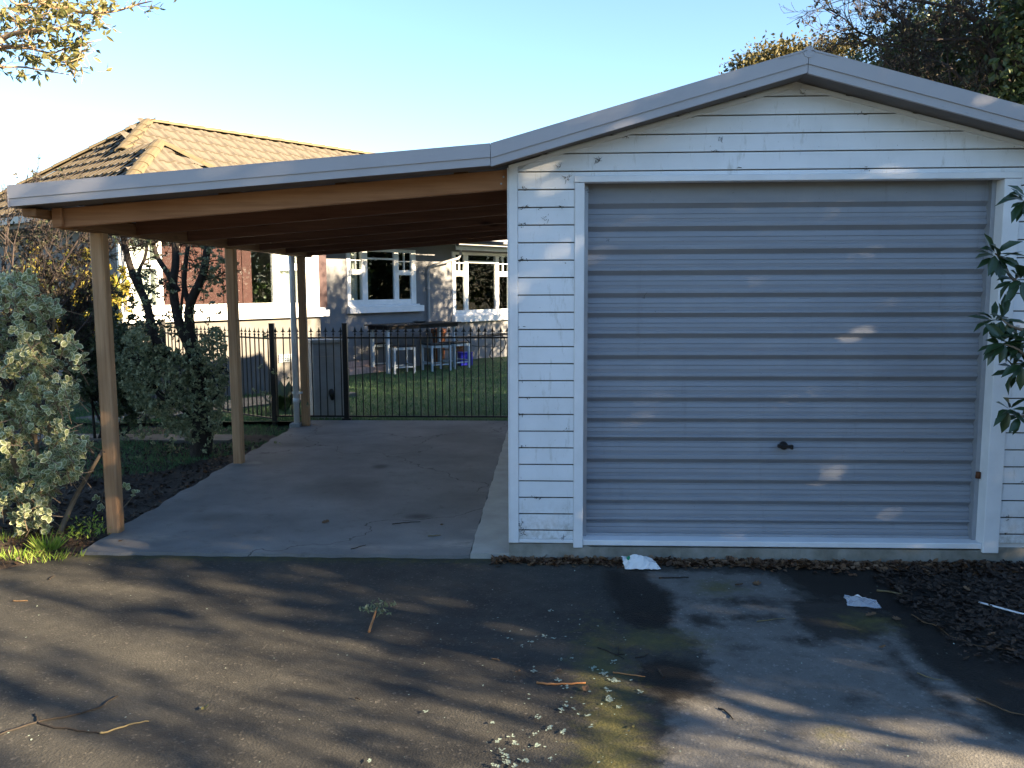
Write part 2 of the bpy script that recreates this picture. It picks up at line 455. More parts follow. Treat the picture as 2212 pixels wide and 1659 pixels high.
MT['slab'] = slab_mat()
MT['apron'] = simple('pale_apron_concrete', (.40, .395, .365), .85, .12, 5, 110, .4, col2=(.31, .305, .28))

# ------------------------------------------------------------------ ground
def grid(name, x0, x1, y0, y1, step, zf, mat, attrs=None):
    nx = int((x1-x0)/step)+1; ny = int((y1-y0)/step)+1
    X, Y = np.meshgrid(np.linspace(x0, x1, nx), np.linspace(y0, y1, ny), indexing='ij')
    Z = zf(X, Y)
    idx = np.arange(nx*ny).reshape(nx, ny)
    Fc = np.stack([idx[:-1, :-1], idx[1:, :-1], idx[1:, 1:], idx[:-1, 1:]], -1).reshape(-1, 4)
    me = npmesh(name, np.stack([X, Y, Z], -1).reshape(-1, 3), Fc, mat, smooth=True)
    for k, fn in (attrs or {}).items():
        a = me.attributes.new(k, 'FLOAT', 'POINT'); a.data.foreach_set('value', fn(X, Y).astype(np.float32).ravel())
    return inst(name, me)
def sdf_poly(poly):
    P = np.asarray(poly, float)
    def fn(X, Y):
        d = np.full(X.shape, 1e9); ins = np.zeros(X.shape, bool)
        for i in range(len(P)):
            a = P[i]; b = P[(i+1) % len(P)]; e = b-a
            t = np.clip(((X-a[0])*e[0]+(Y-a[1])*e[1])/(e @ e), 0, 1)
            d = np.minimum(d, np.hypot(X-a[0]-t*e[0], Y-a[1]-t*e[1]))
            c = ((a[1] > Y) != (b[1] > Y)) & (X < (b[0]-a[0])*(Y-a[1])/((b[1]-a[1]) or 1e-9)+a[0])
            ins ^= c
        return np.where(ins, d, -d)
    return fn
def gp(pts): return [tuple(G(x, y)[:2]) for x, y in pts]
def union(*fs): return lambda X, Y: np.maximum.reduce([f(X, Y) for f in fs])
def ell(px, py, rx, ry):
    c = G(px, py)
    return lambda X, Y: (1-np.hypot((X-c[0])/rx, (Y-c[1])/ry))*min(rx, ry)
def rnoise2(seed, s):
    r = np.random.RandomState(seed); k = r.uniform(-1, 1, (10, 2))*s; ph = r.uniform(0, 6.28, 10)
    return lambda X, Y: sum(np.sin(X*k[i, 0]+Y*k[i, 1]+ph[i]) for i in range(10))/4

dry = union(sdf_poly(gp([(1398, 1233), (1660, 1240), (1740, 1300), (1850, 1300), (1922, 1350), (1994, 1434), (2115, 1516), (2136, 1559), (2300, 1640), (2300, 1900), (1420, 1900),
                        (1440, 1600), (1470, 1500), (1540, 1432), (1500, 1385), (1445, 1360), (1455, 1318), (1445, 1282), (1402, 1256)])))
wet = union(sdf_poly(gp([(1300, 1235), (1400, 1235), (1404, 1256), (1448, 1282), (1458, 1318), (1446, 1360), (1380, 1365), (1330, 1330)])),
            sdf_poly(gp([(1700, 1300), (1800, 1288), (1890, 1310), (1928, 1352), (1880, 1385), (1780, 1385), (1720, 1350)])),
            sdf_poly(gp([(1930, 1345), (2000, 1432), (2122, 1514), (2145, 1556), (2330, 1640), (2500, 1500), (2400, 1200), (1700, 1190), (1560, 1212), (1680, 1240), (1760, 1290), (1870, 1296)])),
            sdf_poly(gp([(1910, 1375), (1960, 1440), (2060, 1510), (2110, 1570), (2170, 1600), (2090, 1570), (2030, 1515), (1950, 1450)])),
            ell(1520, 1342, .085, .075), ell(1640, 1335, .10, .04), ell(1740, 1385, .07, .05), ell(1610, 1400, .035, .03), ell(1870, 1515, .045, .03), ell(1905, 1432, .03, .02),
            ell(1640, 1300, .2, .05), ell(1455, 1470, .18, .22))
moss = union(ell(1330, 1560, .10, .5), ell(1300, 1440, .09, .35), ell(1325, 1650, .12, .3), ell(1800, 1590, .02, .02), ell(1550, 1270, .1, .1), ell(1870, 1345, .12, .10), ell(1420, 1385, .2, .1), ell(500, 1204, 1.6, .035))
und = rnoise2(3, 2.2)
tag(grid('driveway', -7, 7, -7.5, .05, .03, lambda X, Y: .012*und(X, Y)*np.clip(-Y/2, 0, 1)*.5+np.clip(Y+.05, 0, 1)*0, MT['asphalt'], {'dry': dry, 'wet': wet, 'moss': moss}), kind='structure')

def field(*blobs):
    def fn(X, Y):
        o = np.zeros(X.shape)
        for px, py, rx, ry, a in blobs:
            c = G(px, py, .01); o = np.maximum(o, a*np.clip(1.6*(1-np.hypot((X-c[0])/rx, (Y-c[1])/ry)), 0, 1))
        return o
    return fn
def slab_z(X, Y): return .022-.004*Y
SLAB_L = lambda Y: -2.862-.024*Y
def slab():
    nx, ny = 96, 190
    ys = np.linspace(-.02, 5.72, ny)
    V = []
    for j, y in enumerate(ys):
        l = SLAB_L(y)+.012*math.sin(y*7)+.01*math.sin(y*17+1); r = -.268
        for i in range(nx):
            x = l+(r-l)*i/(nx-1)
            V.append((x, y-(.006*math.sin(x*9)+.005*math.sin(x*31)) if j == 0 else y, slab_z(x, y)))
    V = np.array(V); idx = np.arange(nx*ny).reshape(ny, nx)
    Fc = np.stack([idx[:-1, :-1], idx[:-1, 1:], idx[1:, 1:], idx[1:, :-1]], -1).reshape(-1, 4)
    # skirt down to the soil
    rim = list(idx[0, :])+list(idx[1:, -1])+list(idx[-1, -2::-1])+list(idx[-2:0:-1, 0])
    b = len(V); low = V[rim].copy(); low[:, 2] -= .3
    sk = [(rim[k], b+k, b+(k+1) % len(rim), rim[(k+1) % len(rim)]) for k in range(len(rim))]
    me = npmesh('carport_slab', np.vstack([V, low]), np.vstack([Fc, np.array(sk)]), MT['slab'])
    Va = np.vstack([V, low])
    stain = field((905, 1118, .14, .10, .75), (822, 1008, .10, .14, .7), (735, 1055, .45, .5, .35), (470, 1120, .30, .2, .4), (640, 960, .4, .2, .3), (1000, 940, .5, .8, .3), (530, 1005, .2, .1, .4), (690, 935, .25, .15, .3), (980, 1080, .35, .5, .2))
    pale_patch = field((1010, 1178, .35, .12, .8), (1060, 1150, .25, .12, .6), (540, 1000, .15, .1, .6), (300, 1165, .4, .15, .5), (800, 1185, .8, .06, .4))  # paler patches on the slab
    for k, fn in (('stain', stain), ('pale_patch', pale_patch)):
        a = me.attributes.new(k, 'FLOAT', 'POINT'); a.data.foreach_set('value', fn(Va[:, 0], Va[:, 1]).astype(np.float32))
    return tag(inst('carport_slab', me), kind='structure')
slab()
# paler apron strip along the garage wall, one lip above the slab
ap = MB()
pts_l = [(-.264+.004*math.sin(y*9+.6)+.003*math.sin(y*27), y) for y in np.linspace(-.015, 5.7, 70)]
vs = [(x, y, .034-.004*y) for x, y in pts_l]+[(.03, y, .040-.004*y) for x, y in pts_l]+[(x, y, -.2) for x, y in pts_l]+[(.03, y, -.2) for x, y in pts_l]
n_ = len(pts_l)
ap.add(vs, [(i, n_+i, n_+i+1, i+1) for i in range(n_-1)]+[(2*n_+i, i, i+1, 2*n_+i+1) for i in range(n_-1)]+[(2*n_, 3*n_, n_, 0)])
tag(ap.build('concrete_apron', MT['apron']), kind='structure')

def lump(X, Y): return .02*np.sin(X*5+1.3*Y)+.015*np.sin(Y*8-2*X)
far = MB(); far.add([(-400, -200, -.32), (400, -200, -.32), (400, 600, -.32), (-400, 600, -.32)], [(0, 1, 2, 3)])
tag(far.build('ground', MT['ground']), kind='structure')
LAWN_Z = -.10
def bed_z(X, Y): return np.where(Y < 0, .006+.0*X, .0-.02*np.clip(Y, 0, 6))+lump(X, Y)*np.clip((Y+.1)*3, .1, .6)
def bed_left():
    # soil beside the slab, cut along the slab edge and the driveway edge
    bm = MB()
    ys = np.linspace(-1.6, 6.2, 90); nx = 60
    rows = []
    for y in ys:
        r = SLAB_L(y)+.02 if y > -.05 else -2.862+(y+.05)*1.14
        l = -9.
        rows.append([(l+(r-l)*(i/(nx-1))**.6, y) for i in range(nx)])
    for j, row in enumerate(rows):
        for i, (x, y) in enumerate(row):
            e = 1 if i < nx-1 else 0
            bm.v.append((x, y, float(bed_z(np.array(x), np.array(y)))+(.012 if e else -.02)))
    for j in range(len(rows)-1):
        for i in range(nx-1):
            bm.f.append([j*nx+i, j*nx+i+1, (j+1)*nx+i+1, (j+1)*nx+i]); bm.m.append(0); bm.sm.append(True)
    return tag(bm.build('garden_bed', MT['soil']), kind='structure')
bed_left()
tag(grid('lawn', -14, 12, 5.74, 22, .25, lambda X, Y: LAWN_Z+.015*np.sin(X*1.3+Y)+np.clip((6.4-Y)*.1, 0, .06), MT['lawn']), kind='structure')
# soil mound and gutter of leaves at the right end of the garage front
def mound(X, Y):
    d = np.hypot((X-3.75)/1.0, (Y+.35)/.75)
    return .06*np.clip(1-d, 0, 1)**.8-.012+.012*np.sin(X*14)*np.sin(Y*17)*np.clip(1.2-d, 0, 1)
tag(grid('leaf_bed', 2.6, 4.9, -1.5, -.03, .05, mound, MT['soil']), kind='structure')
pth = MB()
pa, pb = G(90, 898, -.1), G(270, 892, -.1)
pth.box(-8.5, -3.55, 4.45, 4.85, -.2, -.045)
tag(pth.build('garden_path', MT['path']), kind='structure')
pth = MB(); Mh = Matrix.Translation((-4.6, 8.0, 0)) @ Matrix.Rotation(rad(52), 4, 'Z')
pth.box(-2.5, 1.8, -.55, .35, -.25, -.055, M=Mh)
tag(pth.build('paved_path', MT['path']), kind='structure')

# ------------------------------------------------------------------ garage
def roof_z(x): return 2.955-.269*abs(x-1.725)          # underside line of barge and soffit
GX1 = 3.47; GY1 = 6.1
garage = thing('garage', 'white weatherboard gable garage with a wide grey roller door', 'garage', (1.73, 0, 0))
PITCHB = .1074; ZB = .199
def board(x0, x1, z0, z1, slope=False):
    """one weatherboard: flat face with a recessed tongue at its top; ends may follow the gable"""
    b = MB(); h = z1-z0
    prof = [(-.001, z0), (-.023, z0+.001), (-.024, z0+.003), (-.0215, z1-.0065), (-.006, z1-.006), (-.004, z1+.004), (-.001, z1+.004)]
    def xl(z): return max(x0, 1.725-(2.965-z)/.269) if slope else x0
    def xr(z): return min(x1, 1.725+(2.965-z)/.269) if slope else x1
    vs = [(xl(z), y, z) for y, z in prof]+[(xr(z), y, z) for y, z in prof]
    n = len(prof)
    b.add(vs, [(i, (i+1) % n, n+(i+1) % n, n+i) for i in range(n) if i not in (3, 4)]+[tuple(range(n))[::-1], tuple(range(n, 2*n))])
    for i in (3, 4): b.f.append([i, i+1, n+i+1, n+i]); b.m.append(1); b.sm.append(False)   # recess faces of the lap in a darker tone
    return b.build('weatherboard', [MT['board'], MT['lap_dark']], garage)
k = 0
for k in range(-1, 26):
    z0 = ZB+PITCHB*k; z1 = z0+PITCHB
    if k == -1: z0 = .137
    if z1 < 2.40 or k == 20:
        board(.0535, .4025, z0, z1); board(3.0695, GX1-.05, z0, z1)
        if k == 20: board(.404, 3.068, 2.4235, z1)
    elif z0 < 2.9:
        board(.0535 if z0 < 2.48 else .0, GX1-.05, z0, z1, z0 > 2.44)
w = MB()   # studs and building paper behind the boards, side and rear walls
w.add([(.01, .0, .05), (.455, .0, .05), (.455, .0, 2.46), (.01, .0, 2.46)], [(0, 1, 2, 3)])
w.add([(3.02, .0, .05), (GX1, .0, .05), (GX1, .0, 2.46), (3.02, .0, 2.46)], [(0, 1, 2, 3)])
w.add([(.01, .0, 2.40), (GX1, .0, 2.40), (GX1, .0, 2.50), (1.725, .0, 2.965), (.01, .0, 2.50)], [(0, 1, 2, 3, 4)])
w.add([(.02, .0, .05), (.02, GY1, .05), (.02, GY1, 2.46), (.02, .0, 2.46)], [(0, 1, 2, 3)])
w.add([(GX1, .0, .05), (GX1, GY1, .05), (GX1, GY1, 2.46), (GX1, .0, 2.46)], [(0, 1, 2, 3)])
w.add([(.02, GY1, .05), (GX1, GY1, .05), (GX1, GY1, 2.46), (1.725, GY1, 2.95), (.02, GY1, 2.46)], [(0, 1, 2, 3, 4)])
w.build('wall', MT['white'], garage)
for z in np.arange(.2, 2.38, .1074):   # boards on the carport side
    b = MB(); b.box(-.006, .018, .056, GY1, float(z), float(z)+.100); b.build('weatherboard', MT['board'], garage)
def trim(name, *bx, mat='white'):
    b = MB()
    for q in bx: b.box(*q)
    return bevel(b.build(name, MT[mat], garage), .003)
trim('corner_board', (-.003, .0525, -.032, .004, .112, 2.488), (-.012, -.004, -.032, .07, .112, 2.478))
trim('corner_board', (GX1-.05, GX1+.01, -.032, .004, .1, 2.47))
trim('door_jamb', (.4035, .463, -.036, .12, .085, 2.383))
trim('door_jamb', (2.972, 3.0685, -.036, .12, .075, 2.383))
trim('door_head', (.40, 3.072, -.040, .05, 2.385, 2.4225))
trim('base_board', (.0535, .4025, -.026, -.0, .112, .136))
trim('door_sill', (.464, 2.971, -.020, .15, .097, .132))
fm = MB(); rg = random.Random(4)
nf = 60
for i in range(nf+1):
    x = -.01+(GX1+.02)*i/nf
    y = -.012+rg.uniform(-.006, .006)
    fm.v += [(x, y-.012, -.05), (x, y, .085 if .46 < x < 2.97 else .105), (x, .2, .096)]
    if i:
        b = 3*(i-1)
        fm.f += [[b, b+3, b+4, b+1], [b+1, b+4, b+5, b+2]]; fm.m += [0, 0]; fm.sm += [False, False]
fm.add([(-.01, -.02, -.05), (-.01, -.012, .105), (-.01, .2, .105), (-.01, .2, -.05)], [(0, 1, 2, 3)])
fm.build('foundation', MT['found'], garage)

# roller door: seventeen pressed slats
rd = MB()
rd.box(.47, 2.968, .125, .135, .134, 2.44)
roller = rd.build('roller_door', MT['door'], garage)
tag(roller, 'grey ribbed steel roller door with a small black lock handle')
ribs_d = [437, 487, 537, 583, 632, 675, 720, 767, 813, 859, 904, 945, 992, 1037, 1082, 1124]
ribz = [float(F(1700, y, .1)[2]) for y in ribs_d]
edges = [2.425]+ribz+[.136]
prof_u = [(0, .000), (.015, .004), (.285, .037), (.295, .0185), (.50, .0125), (.507, .018), (.525, .018), (.53, .0120), (.72, .0090), (.735, .0110), (.88, .0125), (.90, .002), (1, 0)]
for i in range(len(edges)-1):
    zt, zb = edges[i], edges[i+1]; b = MB(); h = zt-zb
    if i == 0: pr_ = [(0, .004), (.5, .003), (1, 0)]
    else: pr_ = prof_u
    # absolute band sizes so the tall bottom slat keeps the same rib
    hh = min(h, .128)
    pts = [(.095+d, zt-u*hh) for u, d in pr_]
    if h > .13: pts.append((.095, zb))
    pts[-1] = (pts[-1][0], zb-.0005)
    b.extrude(pts, .468, 2.963, 'x', close=False)
    b.build('slat', MT['door'], roller)
b = MB(); b.box(.468, 2.965, .085, .112, .1335, .150); b.build('bottom_rail', MT['track'], roller)
for x in (.4635, 2.945):
    b = MB(); b.box(x, x+.026, .060, .068, .134, 2.384); b.box(x+(.0 if x > 1 else .018), x+(.008 if x > 1 else .026), .068, .124, .134, 2.384)
    b.build('guide_track', MT['track'], roller)
hx, _, hz = F(1692, 962, .09)
b = MB()
b.tube([(hx, .095, hz), (hx, .066, hz)], [.027, .025], 14)
b.bar((hx-.045, .058, hz+.002), (hx+.05, .058, hz-.004), .018, .02)
b.bar((hx+.035, .052, hz-.004), (hx+.052, .052, hz-.004), .024, .030)
bevel(b.build('lock_handle', MT['black'], roller), .003)
b = MB(); q = F(2142, 1026, .055)
b.tube([(2.958, .05, q[2]-.02), (2.958, .048, q[2]+.02)], [.016, .014], 8); b.build('rusty_bracket', MT['rust'], garage)

# gable roof
def corrug(mb, x0, z0, x1, z1, y0, y1, n, amp=.012, mi=0, ny=1):
    """corrugated sheet, ridges running from (x0,z0) to (x1,z1); waves across y"""
    m_ = n*6
    vs = []
    L = math.hypot(x1-x0, z1-z0); nx, nz = -(z1-z0)/L, (x1-x0)/L
    if nz < 0: nx, nz = -nx, -nz
    for i in range(m_+1):
        y = y0+(y1-y0)*i/m_; a = amp*math.sin(i/6*2*math.pi)
        vs += [(x0+nx*a, y, z0+nz*a), (x1+nx*a, y, z1+nz*a)]
    mb.add(vs, [(2*i, 2*i+1, 2*i+3, 2*i+2) for i in range(m_)], mi, True)
r = MB()
corrug(r, 1.725, 3.045, -.14, 3.045-.2723*1.865, -.24, GY1+.2, 80)
roof = r.build('roof', MT['roof_iron'], garage)
r = MB(); corrug(r, 1.725, 3.045, GX1+.15, 3.045-.269*(GX1+.15-1.725), -.24, GY1+.2, 80); r.build('roof_sheet', MT['roof_iron'], roof)
r = MB(); r.tube([(1.725, -.262, 3.075), (1.725, 3, 3.075), (1.725, GY1+.2, 3.075)], .032, 10)
for s in (-1, 1):
    r.bar((1.725+s*.09, -.262, 3.062), (1.725+s*.09, GY1+.2, 3.062), .16, .004, up=(s*.26, 0, 1))
r.build('ridge_cap', MT['barge'], roof)
def barge(parent, x0, z0, x1, z1, hgt, name='barge_flashing'):
    b = MB()
    def quadbox(ya, yb, t0, t1):
        vs = []
        for x, z in ((x0, z0), (x1, z1)):
            for y in (ya, yb):
                for t in (t0, t1): vs.append((x, y, z-t))
        b.add(vs, [(0, 1, 3, 2), (4, 6, 7, 5), (0, 4, 5, 1), (2, 3, 7, 6), (0, 2, 6, 4), (1, 5, 7, 3)])
    quadbox(-.258, -.225, 0, hgt*.62)
    quadbox(-.250, -.228, hgt*.60, hgt)
    quadbox(-.2585, -.10, -.004, .001)
    return b.build(name, MT['barge'], parent)
barge(garage, -.096, 2.585, 1.7235, 3.092, .128)
barge(garage, 1.7265, 3.092, GX1+.2, 3.092-.2735*(GX1+.2-1.7265), .133)
def soffit(parent, x0, z0, x1, z1, y0=-.228, y1=.0):
    b = MB(); vs = []
    for x, z in ((x0, z0), (x1, z1)):
        for y in (y0, y1):
            for t in (.0, .012): vs.append((x, y, z+t))
    b.add(vs, [(0, 1, 3, 2), (4, 6, 7, 5), (0, 4, 5, 1), (2, 3, 7, 6), (0, 2, 6, 4), (1, 5, 7, 3)])
    return b.build('soffit', MT['soffit'], parent)
soffit(garage, -.09, 2.476, 1.7245, 2.964)
soffit(garage, 1.7255, 2.964, GX1+.15, 2.964-.269*(GX1+.15-1.7255))
for sx0, sx1 in ((.0, 1.70), (1.75, GX1)):  # thin scotia moulding where boards meet the soffit
    b = MB(); b.bar((sx0, -.030, roof_z(sx0)-.012), (sx1, -.030, roof_z(sx1)-.012), .018, .022); b.build('scotia', MT['white'], garage)
for i in range(14):
    t = (i+.5)/14
    for xa, za, xb, zb in ((-.09, 2.585, 1.72, 3.092), (1.73, 3.092, GX1+.2, 2.564)):
        q = MB(); x = xa+(xb-xa)*t; z = za+(zb-za)*t-.118
        q.tube([(x, -.249, z), (x, -.253, z)], .0045, 6); q.build('screw', MT['track'], garage)
# cobwebs and grime caught on the boards
rg = random.Random(11)
cb = MB()
for (px, py, n) in ((1495, 248, 16), (1355, 290, 14), (1292, 347, 16), (1225, 385, 14), (1258, 392, 12), (1130, 1150, 12), (1205, 360, 6), (1735, 200, 10), (1555, 300, 6), (1180, 470, 6), (1125, 1130, 10), (1215, 1160, 6), (1265, 410, 8), (1395, 640, 4), (1310, 520, 4)):
    c = F(px, py, -.027)
    for _ in range(n):
        a = rg.uniform(0, 6.28); l = rg.uniform(.004, .028)
        p0 = (c[0]+rg.uniform(-.015, .015), c[1], c[2]+rg.uniform(-.015, .015))
        cb.tube([p0, (p0[0]+l*.5*math.cos(a), c[1]-.003, p0[2]+l*.5*math.sin(a)-.004), (p0[0]+l*math.cos(a), c[1], p0[2]+l*math.sin(a))], [.0015, .001, .0006], 3)
for _ in range(40):
    kk = rg.randint(-1, 24); z = ZB+PITCHB*kk+rg.uniform(-.006, .012)
    left = z < 2.38
    x = rg.choice([rg.uniform(.06, .40), rg.uniform(.06, .10), rg.uniform(3.08, 3.3)]) if left else rg.uniform(1.725-(2.93-z)/.269, 1.725+(2.93-z)/.269)
    if not -.0 < x < 3.3: continue
    for _ in range(rg.randint(2, 6)):
        a = rg.uniform(0, 6.28); l = rg.uniform(.004, .022); p0 = (x+rg.uniform(-.02, .02), -.0255, z+rg.uniform(-.012, .008))
        cb.tube([p0, (p0[0]+l*math.cos(a), -.027, p0[2]+l*math.sin(a)*.6)], [.002, .001], 3)
tag(cb.build('cobweb', MT['twig_dark'], garage), kind='stuff')

# ------------------------------------------------------------------ carport
carport = thing('carport', 'open timber carport with lean-to roof attached to the garage', 'carport', (-2.87, .45, 0))
PX = -2.855
for i, y in enumerate((.455, 2.905, 5.275)):
    b = MB(); c = .010; h = .046
    prof = [(-h+c, -h), (h-c, -h), (h, -h+c), (h, h-c), (h-c, h), (-h+c, h), (-h, h-c), (-h, -h+c)]
    b.extrude([(PX+p, y+q_) for p, q_ in prof], slab_z(0, y)-.01, 2.128, 'z')
    b.build('post', MT['pine_z'], carport)
cs = lambda x: 2.245+(x+3.03)*(2.468-2.245)/(2.955)      # carport soffit line
b = MB(); b.box(PX-.046, PX+.046, .055, 5.62, 2.130, 2.222); bevel(b.build('bearer', MT['pine_y'], carport), .004)
b = MB(); b.box(PX-.15, PX-.06, -.16, 5.6, 2.195, 2.245); bevel(b.build('batten', MT['pine_y'], carport), .004)
def rafter(y0, y1, xl, xr, d=.122, mat='pine_x'):
    b = MB(); vs = []
    for x in (xl, xr):
        for y in (y0, y1):
            for z in (cs(x)-d, cs(x)-.001): vs.append((x, y, z))
    b.add(vs, [(0, 1, 3, 2), (4, 6, 7, 5), (0, 4, 5, 1), (2, 3, 7, 6), (0, 2, 6, 4), (1, 5, 7, 3)])
    return bevel(b.build('rafter', MT[mat], carport), .004)
rafter(.003, .050, -2.892, -.006)
rafter(-.03, .0, -2.895, -2.83, .12)
for y in np.arange(.9, 5.7, .9): rafter(float(y), float(y)+.047, PX+.048, -.014, .12, 'pine_shaded')
sh = MB(); corrug(sh, -.05, cs(-.05)+.085, -3.02, cs(-3.02)+.085, -.22, 5.75, 78); sh.build('roof_sheet', MT['roof_iron'], carport)
pl = MB()
for x in np.arange(-2.6, -.1, .75): pl.box(float(x), float(x)+.07, .052, 5.65, cs(x)+.0, cs(x)+.045)
pl.build('purlin', MT['pine_y'], carport)
barge(carport, -3.022, 2.370, -.099, 2.5845, .122, 'fascia')
b = MB(); b.box(-3.026, -3.0225, -.26, 5.7, 2.243, 2.374); b.build('end_flashing', MT['barge'], carport)
soffit(carport, -3.02, 2.252, -.092, 2.4735, -.228, .0)
for x, dz in ((-.035, .045), (-.05, .085)):
    q = MB(); q.tube([(x, .004, cs(x)-dz), (x, -.004, cs(x)-dz)], .006, 8); q.build('bolt', MT['track'], carport)
# downpipe at the rear post
b = MB()
px0 = F(632, 560, 5.25); px1 = F(642, 910, 5.25)
dpx = -2.955
b.tube([(dpx, 5.21, .03), (dpx, 5.21, 1.95), (dpx-.0, 5.2, 2.17)], .036, 12)
b.tube([(dpx, 5.21, .30), (dpx, 5.21, .36)], .040, 12)
dpo = b.build('downpipe', MT['pvc'], carport)
b = MB(); b.box(dpx-.045, dpx+.09, 5.185, 5.2, .42, .445); b.build('bracket', MT['pvc'], dpo)
b = MB(); b.box(dpx-.075, dpx+.055, 5.13, 5.27, -.12, .045); bevel(b.build('drain_block', MT['cabinet'], dpo), .01)

# ------------------------------------------------------------------ iron fence
def picket_mesh(zlo, zhi):
    b = MB(); b.box(-.0065, .0065, -.0065, .0065, zlo, zhi); return b.mesh('picket', MT['black'])
def finial_mesh():
    b = MB()
    # collar, spear leaf with two curled barbs
    b.tube([(0, 0, 0), (0, 0, .012), (0, 0, .022), (0, 0, .032)], [.008, .014, .014, .008], 6)
    b.add([(0, 0, .028), (.016, 0, .062), (0, 0, .118), (-.016, 0, .062), (0, .007, .066), (0, -.007, .066)],
          [(0, 1, 4), (1, 2, 4), (2, 3, 4), (3, 0, 4), (1, 0, 5), (2, 1, 5), (3, 2, 5), (0, 3, 5)])
    for s in (-1, 1):
        b.tube([(0, 0, .040), (s*.016, 0, .058), (s*.027, 0, .052), (s*.029, 0, .042)], [.005, .006, .0055, .003], 5)
    return b.mesh('finial', MT['black'])
FIN = finial_mesh()
FY = 5.83
def fence(name, label, a, b_, z_rail_lo, z_rail_hi, pitch, posts, skip=()):
    a = Vector(a); b_ = Vector(b_); d = (b_-a); L = d.length; d.normalize(); ang = math.atan2(d.y, d.x)
    t = thing(name, label, 'fence', (a.x, a.y, LAWN_Z))
    for z, hh in ((z_rail_lo, .022), (z_rail_hi, .022)):
        m = MB(); m.bar((a.x, a.y, z), (b_.x, b_.y, z), .022, hh); m.build('rail', MT['black'], t)
    pm = picket_mesh(0, z_rail_hi-z_rail_lo+.035)
    n = int(L/pitch)
    for i in range(n+1):
        s = pitch*(i+.5)
        if s > L-.01 or any(abs(s-q) < .045 for q in posts): continue
        p = a+d*s
        M = Matrix.Translation((p.x, p.y, z_rail_lo)) @ Matrix.Rotation(ang+rg.uniform(-.03, .03), 4, 'Z') @ Matrix.Rotation(rg.uniform(-.006, .006), 4, 'Y')
        o = inst('picket', pm, t, M)
        inst('finial', FIN, o, M @ Matrix.Translation((0, 0, z_rail_hi-z_rail_lo+.03)))
    for q in posts:
        p = a+d*q; m = MB(); Mx = Matrix.Translation((p.x, p.y, 0)) @ Matrix.Rotation(ang, 4, 'Z')
        m.box(-.032, .032, -.032, .032, -.16, 1.27, M=Mx); m.box(-.035, .035, -.035, .035, 1.27, 1.279, M=Mx)
        bevel(m.build('post', MT['black'], t), .004)
    return t
fa = F(590, 800, FY); fb = F(747, 800, FY)
f1 = fence('iron_fence', 'black spear-topped iron fence across the back of the carport', (fa[0], FY, 0), (.02, FY, 0), .035, 1.085, .0965, (.0, fb[0]-fa[0]))
m = MB(); m.box(fb[0]-.06, fb[0]+.06, FY-.04, FY+.04, -.02, .012); m.build('foot_plate', MT['black'], f1)
fence('iron_fence', 'black spear-topped iron fence running back behind the dark trunk tree', (fa[0]-.035, FY+.02, 0), (fa[0]-3.4, FY+2.36, 0), .0, 1.075, .0965, (2.6,))

# ------------------------------------------------------------------ house
TH = rad(53)
HM = Matrix.Translation((-4.93, 9.16, 0)) @ Matrix.Rotation(TH, 4, 'Z')     # local x along the front, y into the house
HI = HM.inverted()
HX = np.array([math.cos(TH), math.sin(TH), 0]); HY = np.array([-math.sin(TH), math.cos(TH), 0])
HB = np.array([-4.93, 9.16, 0])
def HF(x, y, inw):
    """sight line on the house-frontal plane at local depth inw -> (u, z)"""
    p = on(x, y, HB+HY*inw, HY); return float((p-HB) @ HX), float(p[2])
YW = .8+float((np.array([-3.4, 12.7, 0])-HB) @ HY)
house = thing('house', 'grey stucco bungalow with white windows under a tiled hip roof', 'house', HB+np.array([0, 0, -.1]))
def hb(name, mat, *bx, parent=None, bev=0):
    b = MB()
    for q in bx: b.box(*q, M=HM)
    o = b.build(name, MT[mat], parent or house)
    return bevel(o, bev) if bev else o
def wall_with_holes(x0, x1, y0, y1, z0, z1, holes, mat):
    """holes (u0,u1,z0,z1) sorted along u"""
    bx = []; c = x0
    for a, b, za, zb in holes:
        bx.append((c, a, y0, y1, z0, z1)); bx.append((a, b, y0+.001, y1, z0, za)); bx.append((a, b, y0+.001, y1, zb, z1)); c = b
    bx.append((c, x1, y0, y1, z0, z1))
    return hb('wall', mat, *bx)
ZG = -.25; ZT = 2.75
# bay
cu, _ = HF(272, 700, 0); bu1, _ = HF(689, 600, 0)
zs = HF(560, 668, 0)[1]; zsb = HF(560, 690, 0)[1]
hb('base_wall', 'stucco_base', (cu+.02, bu1+.02, .02, .25, ZG, zsb))
bz0 = HF(560, 655, 0)[1]; btr0 = HF(620, 584, 0)[1]; btr1 = HF(620, 569, 0)[1]
BT = 2.62
bay_u = [HF(x, 600, 0)[0] for x in (272, 288, 340, 352, 592, 604, 645, 661, 689)]
hb('wall', 'stucco', (cu+.05, cu+.25, .25, 7.5, ZG, ZT), (cu+.05, bu1, .02, .3, BT+.001, ZT), (bu1-.2, bu1-.02, .3, YW+.1, ZG, ZT))
def window(parts, panes, label=None):
    b = MB()
    for q in parts: b.box(*q, M=HM)
    o = bevel(b.build('window', MT['white'], house), .004)
    if label: tag(o, label)
    for q in panes:
        p = MB(); p.box(*q, M=HM); p.build('pane', MT['glass'], o)
    return o
u = bay_u
fr = lambda a, b, z0, z1, y=0: (a, b, y, y+.09, z0, z1)
